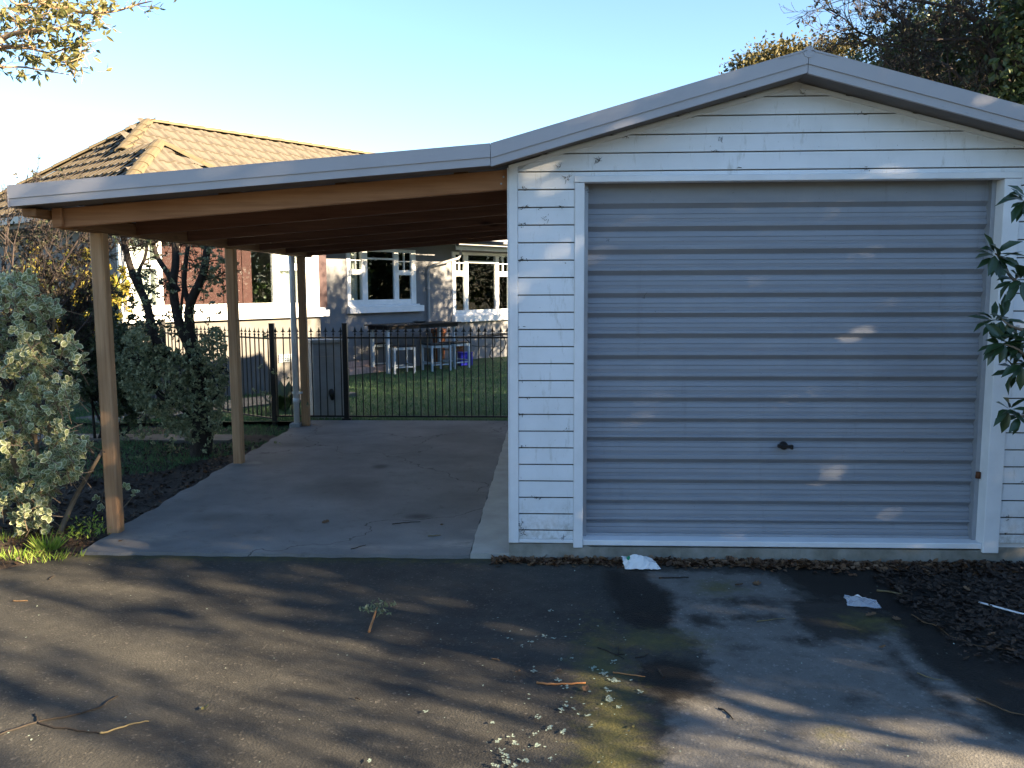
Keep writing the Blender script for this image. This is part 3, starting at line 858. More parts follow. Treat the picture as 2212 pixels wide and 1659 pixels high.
bayw = window([fr(u[0], u[1], zs, BT), fr(u[2], u[3], bz0, BT-.08), fr(u[4], u[5], bz0, BT-.08), fr(u[6], u[8], zs, BT), (u[1], u[6], .002, .088, zs, bz0), (u[1], u[6], .002, .088, BT-.08, BT),
               (u[5], u[6], .004, .08, btr0, btr1), (u[1], u[2], .004, .08, btr0, btr1)],
              [(u[1], u[2], .05, .055, bz0, btr0), (u[1], u[2], .05, .055, btr1, BT-.08), (u[3], u[4], .05, .055, bz0, BT-.08), (u[5], u[6], .05, .055, bz0, btr0), (u[5], u[6], .05, .055, btr1, BT-.08)],
              'wide white bay window with a painted red-brown reflection')
sr = HF(713, 680, -.1)[0]
hb('sill', 'white', (cu-.1, sr, -.10, .06, zsb+.015, zs-.04), (cu-.07, sr-.06, -.06, .06, zs-.0399, zs-.001), (cu-.1, cu+.06, .0601, 2.4, zsb+.015, zs-.04), parent=bayw, bev=.006)
b0, b1 = HF(346, 600, .16)[0], HF(544, 600, .16)[0]
hb('reflection', 'reflection', *[(b0+(b1-b0)*i/9+.003, b0+(b1-b0)*(i+1)/9-.003, .16+.012*(i % 2), .19+.012*(i % 2), bz0-.05, BT) for i in range(9)], parent=bayw)  # reddish reflection in the pane, built as coloured panels behind the glass
hb('interior_wall', 'cream_wall', (u[0]+.3, u[8], 1.6, 1.65, ZG, BT), parent=bayw)
def curtain(a, b, y, z0, z1, parent, mat='curtain', waves=5):
    m = MB(); n = waves*8; vs = []
    for i in range(n+1):
        x = a+(b-a)*i/n; yy = y+.022*math.sin(i/8*2*math.pi)+.008*math.sin(i*.9)
        for z in (z0, z1): vs.append(tuple(HM @ Vector((x, yy, z))))
    m.add(vs, [(2*i, 2*i+2, 2*i+3, 2*i+1) for i in range(n)], 0, True)
    return m.build('curtain', MT[mat], parent)
curtain(u[5]+.02, u[6]+.1, .16, bz0-.03, BT, bayw, waves=4)
curtain(u[1]-.05, u[2]+.06, .14, bz0-.03, BT, bayw, waves=5)
hb('corner_board', 'dark_return', (bu1+.002, HF(704, 600, .06)[0], .04, .09, zs, ZT))
hb('vent', 'pale_blue', *[(a, a+.012, -.002, .022, z0, z0+.13) for a in np.linspace(*(HF(x, 780, 0)[0] for x in (604, 628)), 8) for z0 in (HF(616, 770, 0)[1]-.1,)],
   *[(HF(603, 780, 0)[0], HF(630, 780, 0)[0], -.004, .021, HF(616, 770, 0)[1]-.1+dz, HF(616, 770, 0)[1]-.09+dz) for dz in (0, .04, .08, .125)])
hb('corner_pillar', 'white', (cu-.005, cu+.06, .091, .16, zs, BT))
# side wall window band round the corner
b = MB()
for i in range(6): b.box(cu+.012, cu+.049, .25, 7.5, zsb-.0+.12+.2*i, zsb+.12+.2*i+.195, M=HM)
# main front wall
w2 = {k: HF(x, 600, YW)[0] for k, x in dict(l=748, pl0=756, pl1=781, m0=792.5, m1=850, pr0=860, pr1=887, r=897).items()}
z2 = {k: HF(820, y, YW)[1] for k, y in dict(fan0=594, fan1=583, tr0=561, tr1=557, b1=647, b0=658, s0=676).items()}
w3 = {k: HF(x, 600, YW)[0] for k, x in dict(l=976, pl0=983, pl1=1002, m0=1010, m1=1069, pr0=1076, pr1=1097, r=1106).items()}
z3 = {k: HF(1040, y, YW)[1] for k, y in dict(fan0=597, fan1=586, tr0=568.5, tr1=564, b1=668.5, b0=677, s0=694).items()}
TOP2 = 2.60
wall_with_holes(bu1-.1, 13, YW, YW+.22, ZG, ZT+.4, [(w2['l'], w2['r'], z2['b0'], TOP2), (w3['l'], w3['r'], z3['b0'], TOP2)], 'stucco')
def sash_window(w, z, label):
    y = YW-.03
    f = lambda a, b, z0, z1, yy=0., d=.10: (a, b, y+yy, y+yy+d, z0, z1)
    parts = [f(w['l'], w['pl0'], z['b0'], TOP2), f(w['pl1'], w['m0'], z['b1'], TOP2-.07), f(w['m1'], w['pr0'], z['b1'], TOP2-.07), f(w['pr1'], w['r'], z['b0'], TOP2),
             f(w['pl0'], w['pr1'], z['b0'], z['b1'], .002, .096), f(w['pl0'], w['pr1'], TOP2-.07, TOP2, .002, .096),
             f(w['m0'], w['m1'], z['tr0'], z['tr1'], .012, .07)]
    for a, b in ((w['pl0'], w['pl1']), (w['pr0'], w['pr1'])):
        parts.append(f(a, b, z['fan0'], z['fan1'], .004, .08))
        c = (a+b)/2; zm = (z['fan1']+TOP2-.07)/2
        parts.append(f(c-.011, c+.011, z['fan1'], TOP2-.07, .02, .05)); parts.append(f(a, b, zm-.011, zm+.011, .022, .046))
    g = lambda a, b, z0, z1: (a, b, y+.04, y+.045, z0, z1)
    panes = [g(w['m0'], w['m1'], z['b1'], z['tr0']), g(w['m0'], w['m1'], z['tr1'], TOP2-.07)]
    for a, b in ((w['pl0'], w['pl1']), (w['pr0'], w['pr1'])): panes += [g(a, b, z['b1'], z['fan0']), g(a, b, z['fan1'], TOP2-.07)]
    o = window(parts, panes, label)
    hb('sill', 'white', (w['l']-.02, w['r']+.16, YW-.13, YW-.002, z['s0']+.01, z['b0']-.035), (w['l']+.0, w['r']+.08, YW-.07, YW-.003, z['b0']-.0349, z['b0']-.001), parent=o, bev=.006)
    curtain(w['pr0']-.03, w['pr1']+.05, YW+.14, z['b1']-.05, TOP2, o, waves=4)
    curtain(w['pl0']-.05, w['pl1']-.0, YW+.14, z['b1']-.05, TOP2, o, waves=3)
    return o
wB = sash_window(w2, z2, 'white three-light window with a short sill')
wC = sash_window(w3, z3, 'tall white three-light window with a lower sill')
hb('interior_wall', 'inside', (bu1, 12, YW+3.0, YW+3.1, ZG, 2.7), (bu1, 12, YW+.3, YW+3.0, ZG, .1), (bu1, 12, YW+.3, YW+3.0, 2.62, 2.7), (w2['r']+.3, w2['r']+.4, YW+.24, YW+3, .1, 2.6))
# bed head seen through the middle window
def arc(u0, u1, z0, rise, y, n=12): return [HM @ Vector((u0+(u1-u0)*i/n, y, z0+rise*math.sin(math.pi*i/n))) for i in range(n+1)]
bh = MB(); um, z_ = w2['m0'], z2['b1']
for dz, rr in ((.16, .14), (.03, .12)): bh.tube(arc(um+.05, w2['m1']+.15, z_+dz, rr, YW+.6), .012, 5)
bh.tube([HM @ Vector((um+.4+.07*math.cos(a), YW+.6, z_+.22+.07*math.sin(a))) for a in np.linspace(0, 6.3, 14)], .009, 5)
bh.tube([HM @ Vector((um+.05, YW+.6, z_+.2)), HM @ Vector((um+.05, YW+.6, .1))], .014, 5)
bh.tube([HM @ Vector((w2['m1']+.15, YW+.6, z_+.2)), HM @ Vector((w2['m1']+.15, YW+.6, .1))], .014, 5)
tag(bh.build('bed_head', MT['black']), 'dark arched metal bed head behind the middle house window', 'bed head')
# wall downpipe with its swan neck
dp = MB(); du = HF(926, 650, YW-.07)[0]; dz = HF(926, 577, YW-.07)[1]
p = lambda u_, y_, z_: HM @ Vector((u_, y_, z_))
dp.tube([p(du, YW-.07, -.15), p(du, YW-.07, 1.0), p(du, YW-.07, dz-.05), p(du+.06, YW-.09, dz+.02), p(du+.75, YW-.35, dz+.22), p(du+.80, YW-.38, dz+.32), p(du+.80, YW-.38, 2.8)], .035, 8)
dpo = dp.build('downpipe', MT['gutter'], house)
for z in (.9, 1.7):
    q = MB(); q.box(du-.05, du+.05, YW-.10, YW-.001, z, z+.03, M=HM); q.build('bracket', MT['gutter'], dpo)
# roof
TP = math.tan(rad(36)); CP = math.cos(rad(36))
xe = cu-.45
_e = on(25, 469, HB+HX*xe, HX); ze = float(_e[2])
nL = np.array([*(-HX[:2]*TP), 1.]); pE = HB+HX*xe+np.array([0, 0, ze])
def loc(p): q = HI @ Vector(tuple(p)); return q.x, q.y, q.z
P1 = loc(on(320, 268, pE, nL)); P2 = loc(on(345, 314, pE, nL))
yA = P1[1]-(P1[2]-ze)/TP; yB = P2[1]-(P2[2]-ze)/TP
xR = P2[0]+(P2[0]-xe)            # right eave line of the bay hip
yBack = P1[1]+(P1[0]-xe)
XEND = P1[0]+9
TW, TE, TL = .31, .335, .40
tb = MB()
nx = 8; vs = []
for yy, zz in ((0, .042), (TL, .010)):
    for i in range(nx+1):
        t = i/nx; vs.append((-TW/2-.008+(TW+.016)*t, yy, zz+(.0, .003, .020, .022, .003, .0, .004, .034, .036)[i]))
for i in range(nx+1): vs.append((vs[i][0], .004, vs[i][2]-.030))
tb.add(vs, [(i, i+1, nx+2+i, nx+1+i) for i in range(nx)]+[(2*nx+2+i, 2*nx+3+i, i+1, i) for i in range(nx)], 0, False)
TILE = tb.mesh('roof_tile', MT['tile'])
cap = MB()
cv = []
for yy, r_ in ((0, .125), (.40, .105)):
    for i in range(7):
        a = math.pi*i/6; cv.append((r_*math.cos(a), yy, r_*.62*math.sin(a)+(.012 if yy == 0 else 0)))
for i in range(7): cv.append((cv[i][0]*.82, .0, cv[i][2]*.8))
cap.add(cv, [(i, i+7, i+8, i+1) for i in range(6)]+[(14+i, i, i+1, 15+i) for i in range(6)], 0, False)
CAPM = cap.mesh('ridge_tile', MT['tile_lichen'])

def hp(x, y, z): return HM @ Vector((x, y, z))
deck = MB()
def face(*pts): deck.add([hp(*p) for p in pts], [tuple(range(len(pts)))])
yTopB = yA+(P2[2]-ze)/TP       # where the bay ridge meets the main slope
face((xe, yB, ze), P2, (P2[0], yTopB, P2[2]), (xe, yTopB, ze))
face((xe, yTopB, ze), (P2[0], yTopB, P2[2]), P1, (xe, yBack, ze))
face((xe, yB, ze), (xR, yB, ze), P2)
face((xR, yB, ze), (xR, yA, ze), (P2[0], yTopB, P2[2]), P2)
face((P2[0], yTopB, P2[2]), (xR, yA, ze), (XEND, yA, ze), (XEND, P1[1], P1[2]), P1)
face((xe, yBack, ze), P1, (XEND, P1[1], P1[2]), (XEND, yBack, ze))
rf = deck.build('roof', MT['deck'], house)
cands = []
def lay(origin, along, up, nrm, inside, na, ns):
    """rows of tiles on one roof plane in house-local space"""
    al, upv, nv = Vector(along), Vector(up), Vector(nrm)
    for j in range(ns):
        for i in range(na):
            c = Vector(origin)+al*(TW*(i+.5))+upv*(TE*j)
            m = c+upv*(TE*.5)
            if not inside(m.x, m.y): continue
            R = Matrix((( al.x, upv.x, nv.x, c.x), (al.y, upv.y, nv.y, c.y), (al.z, upv.z, nv.z, c.z), (0, 0, 0, 1)))
            cands.append(HM @ R @ Matrix.Translation((rg.uniform(-.006, .006), rg.uniform(-.008, .008), rg.uniform(0, .005))) @ Matrix.Rotation(rg.uniform(-.012, .012), 4, 'Z') @ Matrix.Rotation(rg.uniform(-.01, .01), 4, 'Y'))
SP = math.sin(rad(36))
hipF = lambda x, y: (y > yB+(x-xe) if x < P2[0] else (y > yA+(x-xe) or y > yTopB)) and y < yBack-(x-xe) and y > P2[1]*0-99
# left plane: along runs towards the back, so the tiles face left
lay((xe, yBack, ze), (0, -1, 0), (CP, 0, SP), (-SP, 0, CP), lambda x, y: (y > yB+(x-xe)-.05 if x < P2[0] else y > yA+(x-xe)-.05) and y < yBack-(x-xe)+.05, int((yBack-yB)/TW)+1, int((P1[0]-xe)/CP/TE)+1)
# bay front plane
lay((xe, yB, ze), (1, 0, 0), (0, CP, SP), (0, -SP, CP), lambda x, y: xe+(y-yB)-.05 < x < xR-(y-yB)+.05, int((xR-xe)/TW)+1, int((P2[1]-yB)/CP/TE)+1)
# main front plane
lay((xe, yA, ze), (1, 0, 0), (0, CP, SP), (0, -SP, CP), lambda x, y: x > xe+(y-yA)-.05 and (x > xR-(y-yA)-.1 or y > yTopB-.1) and x > P2[0]-.05+0*(y), int((XEND-xe)/TW), int((P1[1]-yA)/CP/TE)+1)
# upper left corner of the main front plane between the two hips
def pix(p):
    d = np.array(p)-EYE; z = d @ AF; return 1106+FD*(d @ AR)/z, 829.5-FD*(d @ AU)/z, z
def seen(M):
    x, y, z = pix(M.translation)
    if not (-15 < x < 760): return False
    return y < 402-(x-18)*.0855+6 or (x < 60 and y < 480)
vis = sorted([M for M in cands if seen(M)], key=lambda M: pix(M.translation)[2])
rest = [M for M in cands if not seen(M)]+vis[285:]
for M in vis[:285]: inst('roof_tile', TILE, rf, M)
tv = np.array([v.co[:] for v in TILE.vertices]); tf = np.array([p_.vertices[:] for p_ in TILE.polygons])
Vr = []; Fr = []
for i, M in enumerate(rest):
    A_ = np.array(M); Vr.append(tv @ A_[:3, :3].T+A_[:3, 3]); Fr.append(tf+i*len(tv))
tag(inst('roof_tiling', npmesh('roof_tiling', np.vstack(Vr), np.vstack(Fr), MT['tile']), rf), kind='stuff')
def caps(a, b, n_up):
    a = Vector(a); b = Vector(b); d = (b-a); L = d.length; d.normalize(); nv = Vector(n_up); x = d.cross(nv).normalized(); z = x.cross(d)
    n = max(1, round(L/.37)); sp_l = L/n
    for i in range(n):
        c = a+d*(sp_l*i-.02)+z*.03
        R = Matrix(((x.x, d.x, z.x, c.x), (x.y, d.y, z.y, c.y), (x.z, d.z, z.z, c.z), (0, 0, 0, 1)))
        inst('ridge_tile', CAPM, rf, HM @ R @ Matrix.Rotation(rg.uniform(-.03, .03), 4, 'Z') @ Matrix.Rotation(.025, 4, 'X'))
up_ = (0, 0, 1)
caps((xe, yB, ze), P2, up_); caps((xR, yB, ze), P2, up_)
tM = (P1[0]-P2[0]); caps((P2[0]+.0, yA+(P2[0]-xe), P2[2]), P1, up_)
caps((xe, yBack, ze), P1, up_); caps((XEND, P1[1], P1[2]), P1, up_)
# gutters, fascia and soffit boards
hb('gutter', 'gutter', (xe-.10, xe-.0, yB-.1, yBack, ze-.13, ze-.02), (xe, xR+.1, yB-.1, yB-.0, ze-.13, ze-.02), (xR-.3, 13, yA-.1, yA, ze-.13, ze-.02))
hb('soffit', 'soffit', (xe, cu+.05, yB, yBack, ze-.20, ze-.131), (cu+.051, xR, yB, .021, ze-.20, ze-.131))
ea = HF(985, 534, YW-.55); eb = HF(1100, 541, YW-.55)
hb('eave_fascia', 'white', (ea[0], ea[0]+6, YW-.57, YW-.54, (ea[1]+eb[1])/2-.05, (ea[1]+eb[1])/2+.10))
hb('eave_gutter', 'gutter', (ea[0]-.02, ea[0]+6, YW-.68, YW-.5705, (ea[1]+eb[1])/2+.03, (ea[1]+eb[1])/2+.13))
hb('eave_soffit', 'soffit', (ea[0]-.25, ea[0]+6, YW-.54, YW-.001, (ea[1]+eb[1])/2+.10, (ea[1]+eb[1])/2+.13))
hb('wall_cladding', 'white', *[(cu+.012, cu+.049, .26, 7.4, zsb-1.0+.15*i, zsb-1.0+.15*i+.145) for i in range(0)]) if False else None

# brick steps
sA = loc(G(752, 813, -.1)); sB = loc(G(822, 804, -.1))
steps = thing('brick_steps', 'two pink brick steps against the grey house wall', 'steps', HM @ Vector((sA[0], sA[1], -.1)))
s_y = (sA[1]+sB[1])/2; su0, su1 = sA[0]-1.0, sB[0]+.25; su2 = HF(797, 780, s_y+.3)[0]
hb('mortar_bed', 'mortar', (su0, su1-.006, s_y+.006, s_y+.95, -.2, .026), (su0, su2-.006, s_y+.306, s_y+.95, .0265, .166), parent=steps)
bkm = {}
def brick(x0, x1, y0, y1, z0, z1):
    b = MB(); b.box(x0, x1, y0, y1, z0, z1, M=HM); bevel(b.build('brick', MT['brick'], steps), .004)
for yy, zz, ue in ((s_y, -.1, su1), (s_y+.3, .034, su2)):
    x = ue
    while x > su0+.1:
        brick(x-.222, x, yy, yy+.105+rg.uniform(-.003, .003), zz+.004, zz+.130); x -= .233
    y = yy+.117; x = ue
    for r_ in range(2):
        x = ue
        while x > su0+.1:
            brick(x-.222, x, y, y+.105, zz+.05, zz+.130+rg.uniform(-.002, .002)); x -= .233
        y += .115
# bar table
tu0, tz = HF(822, 703, YW-.95); tu1 = HF(970, 703, YW-.75)[0]
table = thing('bar_table', 'tall outdoor table with dark top and pale blue legs by the house wall', 'table', HM @ Vector(((tu0+tu1)/2, YW-.75, -.1)))
TY0, TY1 = YW-1.15, YW-.42
for i in range(7):
    y = TY0+(TY1-TY0)*i/7
    hb('tabletop_slat', 'dark_top', (tu0, tu1, y+.004, y+(TY1-TY0)/7-.004, tz-.022, tz+.004), parent=table)
hb('apron', 'dark_top', (tu0+.06, tu1-.06, TY0+.06, TY0+.085, tz-.10, tz-.0225), (tu0+.06, tu1-.06, TY1-.085, TY1-.06, tz-.10, tz-.0225), (tu0+.06, tu0+.085, TY0+.0855, TY1-.0855, tz-.10, tz-.0225), (tu1-.085, tu1-.06, TY0+.0855, TY1-.0855, tz-.10, tz-.0225), parent=table)
for x in (tu0+.09, tu1-.15):
    for y in (TY0+.09, TY1-.15): hb('leg', 'pale_blue', (x, x+.06, y, y+.06, -.1, tz-.0225), parent=table)
pl_ = MB(); pl_.tube([hp((tu0+tu1)/2+.28, YW-.66, tz+.005), hp((tu0+tu1)/2+.28, YW-.66, tz+.02), hp((tu0+tu1)/2+.28, YW-.66, tz+.035)], [.05, .13, .17], 14)
tag(pl_.build('ashtray', MT['black']), 'shallow black dish lying on the dark outdoor table', 'dish')
# stools
SH = .60
def stool_parts(t):
    w_ = .225
    def bb(name, mat, *q):
        b = MB()
        for x in q: b.box(*x)
        return bevel(b.build(name, MT[mat], t), .004)
    bb('seat', 'dark_top', (-.255, .255, -.255, .255, SH-.025, SH))
    for x in (-1, 1):
        for y in (-1, 1): bb('leg', 'pale_blue', (x*w_-.022, x*w_+.022, y*w_-.022, y*w_+.022, 0, SH-.0255))
    bb('seat_rail', 'pale_blue', *[(-w_+.0225, w_-.0225, s*w_-.012, s*w_+.012, SH-.085, SH-.026) for s in (-1, 1)], *[(s*w_-.012, s*w_+.012, -w_+.0225, w_-.0225, SH-.085, SH-.026) for s in (-1, 1)])
    for s in (-1, 1): bb('stretcher', 'pale_blue', (-w_+.0225, w_-.0225, s*w_-.010, s*w_+.010, .13, .16))
    for s in (-1, 1): bb('stretcher', 'pale_blue', (s*w_-.010, s*w_+.010, -w_+.0225, w_-.0225, .17, .20))
spots = [(866, 806, 'pale blue stool with a dark seat, the one nearest the lawn', .55), (815, 797, 'pale blue stool standing half on the pink brick steps', .75), (943, 800, 'pale blue stool under the right half of the table', .62), (983, 795, 'pale blue stool next to the bright blue tub', .9)]
st0 = thing('stool', spots[0][2], 'stool', (0, 0, 0), 0, 'stools around the outdoor table')
stool_parts(st0)
for i, (x, y, lab, a) in enumerate(spots):
    g = G(x, y, -.1)
    M = Matrix.Translation((g[0], g[1], -.1)) @ Matrix.Rotation(a, 4, 'Z')
    if i == 0: continue
    c = copy_tree(st0, M); c['label'] = lab
g = G(*spots[0][:2], -.1); st0.matrix_basis = Matrix.Translation((g[0], g[1], -.1)) @ Matrix.Rotation(.55, 4, 'Z')
# blue tub, terracotta pots
def lathe(mb, c, prof, n=16, mi=0):
    vs = []; 
    for r_, z in prof:
        for k in range(n): vs.append((c[0]+r_*math.cos(2*math.pi*k/n), c[1]+r_*math.sin(2*math.pi*k/n), c[2]+z))
    mb.add(vs, [(i*n+k, i*n+(k+1) % n, (i+1)*n+(k+1) % n, (i+1)*n+k) for i in range(len(prof)-1) for k in range(n)], mi, True)
    return mb
g = G(1005, 789, -.1); b = MB(); Mt = Matrix.Translation((g[0], g[1], -.1)) @ Matrix.Rotation(.4, 4, 'Z')
b.box(-.15, .15, -.12, .12, 0, .29, M=Mt); b.box(-.165, .165, -.135, .135, .29, .315, M=Mt)
tub = tag(bevel(b.build('plastic_tub', MT['blue']), .015), 'bright blue plastic tub standing on the lawn edge', 'tub')
g = G(986, 779, -.1); b = MB(); lathe(b, (g[0], g[1], -.1), [(.001, 0), (.14, 0), (.20, .42), (.225, .42), (.225, .5), (.2, .5), (.19, .42), (.001, .40)])
tag(b.build('terracotta_pot', MT['terracotta']), 'tall terracotta pot half hidden behind a stool and the blue tub', 'pot')
tp = HF(948, 712, YW-.3); b = MB(); c = hp(tp[0], YW-.3, -.1); lathe(b, c, [(.001, .0), (.12, .0), (.16, .75), (.19, .76), (.19, .86), (.16, .86), (.001, .8)])
tag(b.build('terracotta_pot', MT['terracotta']), 'narrow terracotta pot standing behind the table', 'pot')
# iron garden bench with scrolled ends
bA = HF(978, 725, YW-.7); bB = HF(1098, 725, YW-.7)
bench = thing('iron_bench', 'low black iron garden bench with scrolled legs under the right window', 'bench', HM @ Vector((bA[0]+.5, YW-.7, -.1)))
b = MB(); zt = HF(1040, 724, YW-.7)[1]
for k_, y in enumerate(np.linspace(YW-.85, YW-.5, 5)): b.tube([hp(bA[0]+(bB[0]-bA[0])*t, y, zt-.03*math.sin(math.pi*t)) for t in np.linspace(0, 1, 9)], .013, 5)
b.build('seat', MT['dark_top'], bench)
for uu, s in ((bA[0]+.25, 1), (bB[0]-.45, 1)):
    b = MB(); h_ = zt+.1
    sc_ = [(0, 0), (-.10, .25), (-.14, .5), (-.06, .72), (.05, .70), (.08, .58)]
    for y in (YW-.85, YW-.5): 
        b.tube([hp(uu+.4*x, y, zt-.02-h_*z_*.95) for x, z_ in [(0, 0), (.30, .12), (.42, .35), (.25, .55), (-.05, .68), (-.10, .85), (.15, 1.0), (.4, 1.02)]], .012, 5)
        b.tube([hp(uu+x, y, zt-.02-h_*z_) for x, z_ in [(0, .35), (-.2, .42), (-.5, .40), (-.7, .36)]], .009, 5)
    b.build('leg', MT['black'], bench)

# grey cabinet behind the fence
cA = G(672, 893, -.04); cx_, cy_ = -2.86, 6.42
cab = thing('utility_cabinet', 'waist-high grey concrete cabinet behind the iron fence', 'cabinet', (cx_, cy_, -.1))
Mc = Matrix.Translation((cx_, cy_, 0)) @ Matrix.Rotation(rad(28), 4, 'Z')
b = MB(); b.box(-.24, .24, -.17, .17, -.12, .985, M=Mc); bevel(b.build('body', MT['cabinet'], cab), .008)
b = MB(); b.box(-.265, .265, -.195, .195, .986, 1.04, M=Mc); bevel(b.build('lid', MT['lid'], cab), .008)
b = MB(); b.box(-.22, .225, -.178, -.1705, .80, .812, M=Mc); b.build('trim_strip', MT['lid'], cab)
b = MB(); b.tube([Mc @ Vector((.0, -.17, .33)), Mc @ Vector((.0, -.205, .30)), Mc @ Vector((.01, -.20, .20))], [.03, .045, .02], 8); b.build('handle', MT['black'], cab)

# ------------------------------------------------------------------ vegetation helpers
def unit(a): return a/np.maximum(np.linalg.norm(a, axis=-1, keepdims=True), 1e-9)
# leaf templates: local x across, y along, z up
LEAF = (np.array([(0, 0, 0), (-.5, .42, .10), (0, 1, -.05), (.5, .42, .10)]), [(0, 2, 1), (0, 3, 2)], [0, 0])
LEAF6 = (np.array([(0, 0, 0), (-.36, .28, .07), (-.42, .62, .08), (0, 1, -.10), (.42, .62, .08), (.36, .28, .07), (0, .5, -.02)]),
         [(0, 6, 1), (1, 6, 2), (2, 6, 3), (3, 6, 4), (4, 6, 5), (5, 6, 0)], [0]*6)
_o = [(0, 0, 0), (-.36, .26, .05), (-.44, .58, .05), (-.24, .86, .0), (0, 1, -.04), (.24, .86, .0), (.44, .58, .05), (.36, .26, .05)]
_i = [(0, .09, .012), (-.25, .285, .035), (-.325, .575, .035), (-.165, .80, .006), (0, .90, -.02), (.165, .80, .006), (.325, .575, .035), (.25, .285, .035)]
_f = []; _mi = []
for k in range(8):
    k2 = (k+1) % 8
    _f += [(k, 8+k, 8+k2), (k, 8+k2, k2)]; _mi += [1, 1]
for k in range(1, 7): _f.append((8, 8+k+1, 8+k)); _mi.append(0)
VLEAF = (np.array(_o+_i), _f, _mi)
BLADE = (np.array([(-.5, 0, 0), (.5, 0, 0), (.28, .6, .06), (-.28, .6, .06), (0, 1, .28)]), [(0, 1, 2), (0, 2, 3), (3, 2, 4)], [0]*3)
CURL = (np.array([(0, 0, .05), (-.42, .2, .22), (-.5, .6, .10), (0, 1, .28), (.46, .7, .26), (.36, .25, .02), (0, .5, 0)]),
        [(0, 6, 1), (1, 6, 2), (2, 6, 3), (3, 6, 4), (4, 6, 5), (5, 6, 0)], [0]*6)
OAK = (np.array([(0, 0, 0), (-.16, .14, .04), (-.36, .22, .10), (-.2, .36, .03), (-.46, .52, .12), (-.22, .62, .03), (-.3, .84, .08), (0, 1, .12), (.3, .84, .05), (.2, .62, .02), (.46, .54, .10), (.2, .36, .03), (.34, .22, .06), (.14, .14, .02), (0, .5, -.03)]), [(i, 14, (i+1) % 14) for i in range(14)], [0]*14)
def frames(A, Nn):
    A = unit(A); X = unit(np.cross(A, Nn)); Z = np.cross(X, A); return X, A, Z
def scatter(name, tmpl, P, A, Nn, S, W, mats):
    """one mesh of many leaves: positions, axes, normals, lengths, width ratios"""
    tv, tf, tm = tmpl; n = len(P)
    X, Y, Z = frames(np.asarray(A, float), np.asarray(Nn, float))
    S = np.broadcast_to(S, (n,))[:, None, None]; W = np.broadcast_to(W, (n,))[:, None, None]
    V = P[:, None, :]+S*(W*tv[None, :, 0:1]*X[:, None]+tv[None, :, 1:2]*Y[:, None]+W*tv[None, :, 2:3]*Z[:, None])
    Fc = (np.asarray(tf)[None]+(np.arange(n)*len(tv))[:, None, None]).reshape(-1, 3)
    return npmesh(name, V.reshape(-1, 3), Fc, mats, np.tile(tm, n))
NR = np.random.RandomState
def rdirs(r, n, up=0.):
    d = unit(r.normal(size=(n, 3))); d[:, 2] += up; return unit(d)
def whorls(r, tips, dirs, n, spread=1.0, back=.0):
    tips = np.repeat(tips, n, 0); dirs = np.repeat(unit(dirs), n, 0)
    rd = unit(np.cross(dirs, r.normal(size=dirs.shape)))
    A = unit(dirs*r.uniform(.15, .8, (len(dirs), 1))+rd*spread)
    P = tips-dirs*r.uniform(0, 1, (len(dirs), 1))*back
    return P, A, unit(dirs+.5*r.normal(size=dirs.shape))
def grow(mb, p, d, L, r, lev, rg, n_child=(3, 5), spread=.7, tips=None, wob=.18, up=.06, shrink=.62, mi=0, sides=(7, 6, 5, 4, 3, 3), minr=.002):
    """recursive limb; returns list of (point, direction, radius)"""
    if tips is None: tips = []
    p = np.array(p, float); d = unit(np.array(d, float)); pts = [p.copy()]; rs = [r]; ds = [d]
    ns = 5
    for i in range(ns):
        d = unit(d+np.array([rg.gauss(0, wob), rg.gauss(0, wob), rg.gauss(0, wob)+up])); p = p+d*L/ns
        pts.append(p.copy()); ds.append(d); rs.append(max(minr, r*(1-.6*(i+1)/ns)))
    mb.tube(pts, rs, sides[min(len(sides)-1, max(0, 5-lev))], mi, cap=False)
    if lev <= 0:
        for i in (2, 3, 4, 5): tips.append((pts[i], ds[i]))
        return tips
    for c in range(rg.randint(*n_child)):
        t = rg.uniform(.35, 1.0); i = min(ns-1, int(t*ns)); f = t*ns-i
        q = pts[i]*(1-f)+pts[i+1]*f
        a = unit(np.cross(ds[i], np.array([rg.gauss(0, 1) for _ in range(3)])))
        grow(mb, q, unit(ds[i]+a*spread*rg.uniform(.6, 1.3)), L*shrink*rg.uniform(.7, 1.2), max(minr, r*.5*(1-.4*t)+r*.1), lev-1, rg, n_child, spread, tips, wob, up, shrink, mi, sides, minr)
    return tips
def tarr(t): return np.array([a for a, b in t]), np.array([b for a, b in t])
def path_px(pts, Y):
    """limb drawn as picture points standing on depth plane(s) Y"""
    return [F(x, y, Y if not hasattr(Y, '__len__') else Y[i]) for i, (x, y) in enumerate(pts)]
def smooth(pts, k=3):
    pts = [np.array(p, float) for p in pts]; out = []
    for i in range(len(pts)-1):
        p0 = pts[max(i-1, 0)]; p1 = pts[i]; p2 = pts[i+1]; p3 = pts[min(i+2, len(pts)-1)]
        for j in range(k):
            t = j/k
            out.append(.5*((2*p1)+(-p0+p2)*t+(2*p0-5*p1+4*p2-p3)*t*t+(-p0+3*p1-3*p2+p3)*t**3))
    out.append(pts[-1]); return out
def taper(n, a, b): return [a+(b-a)*i/(n-1) for i in range(n)]

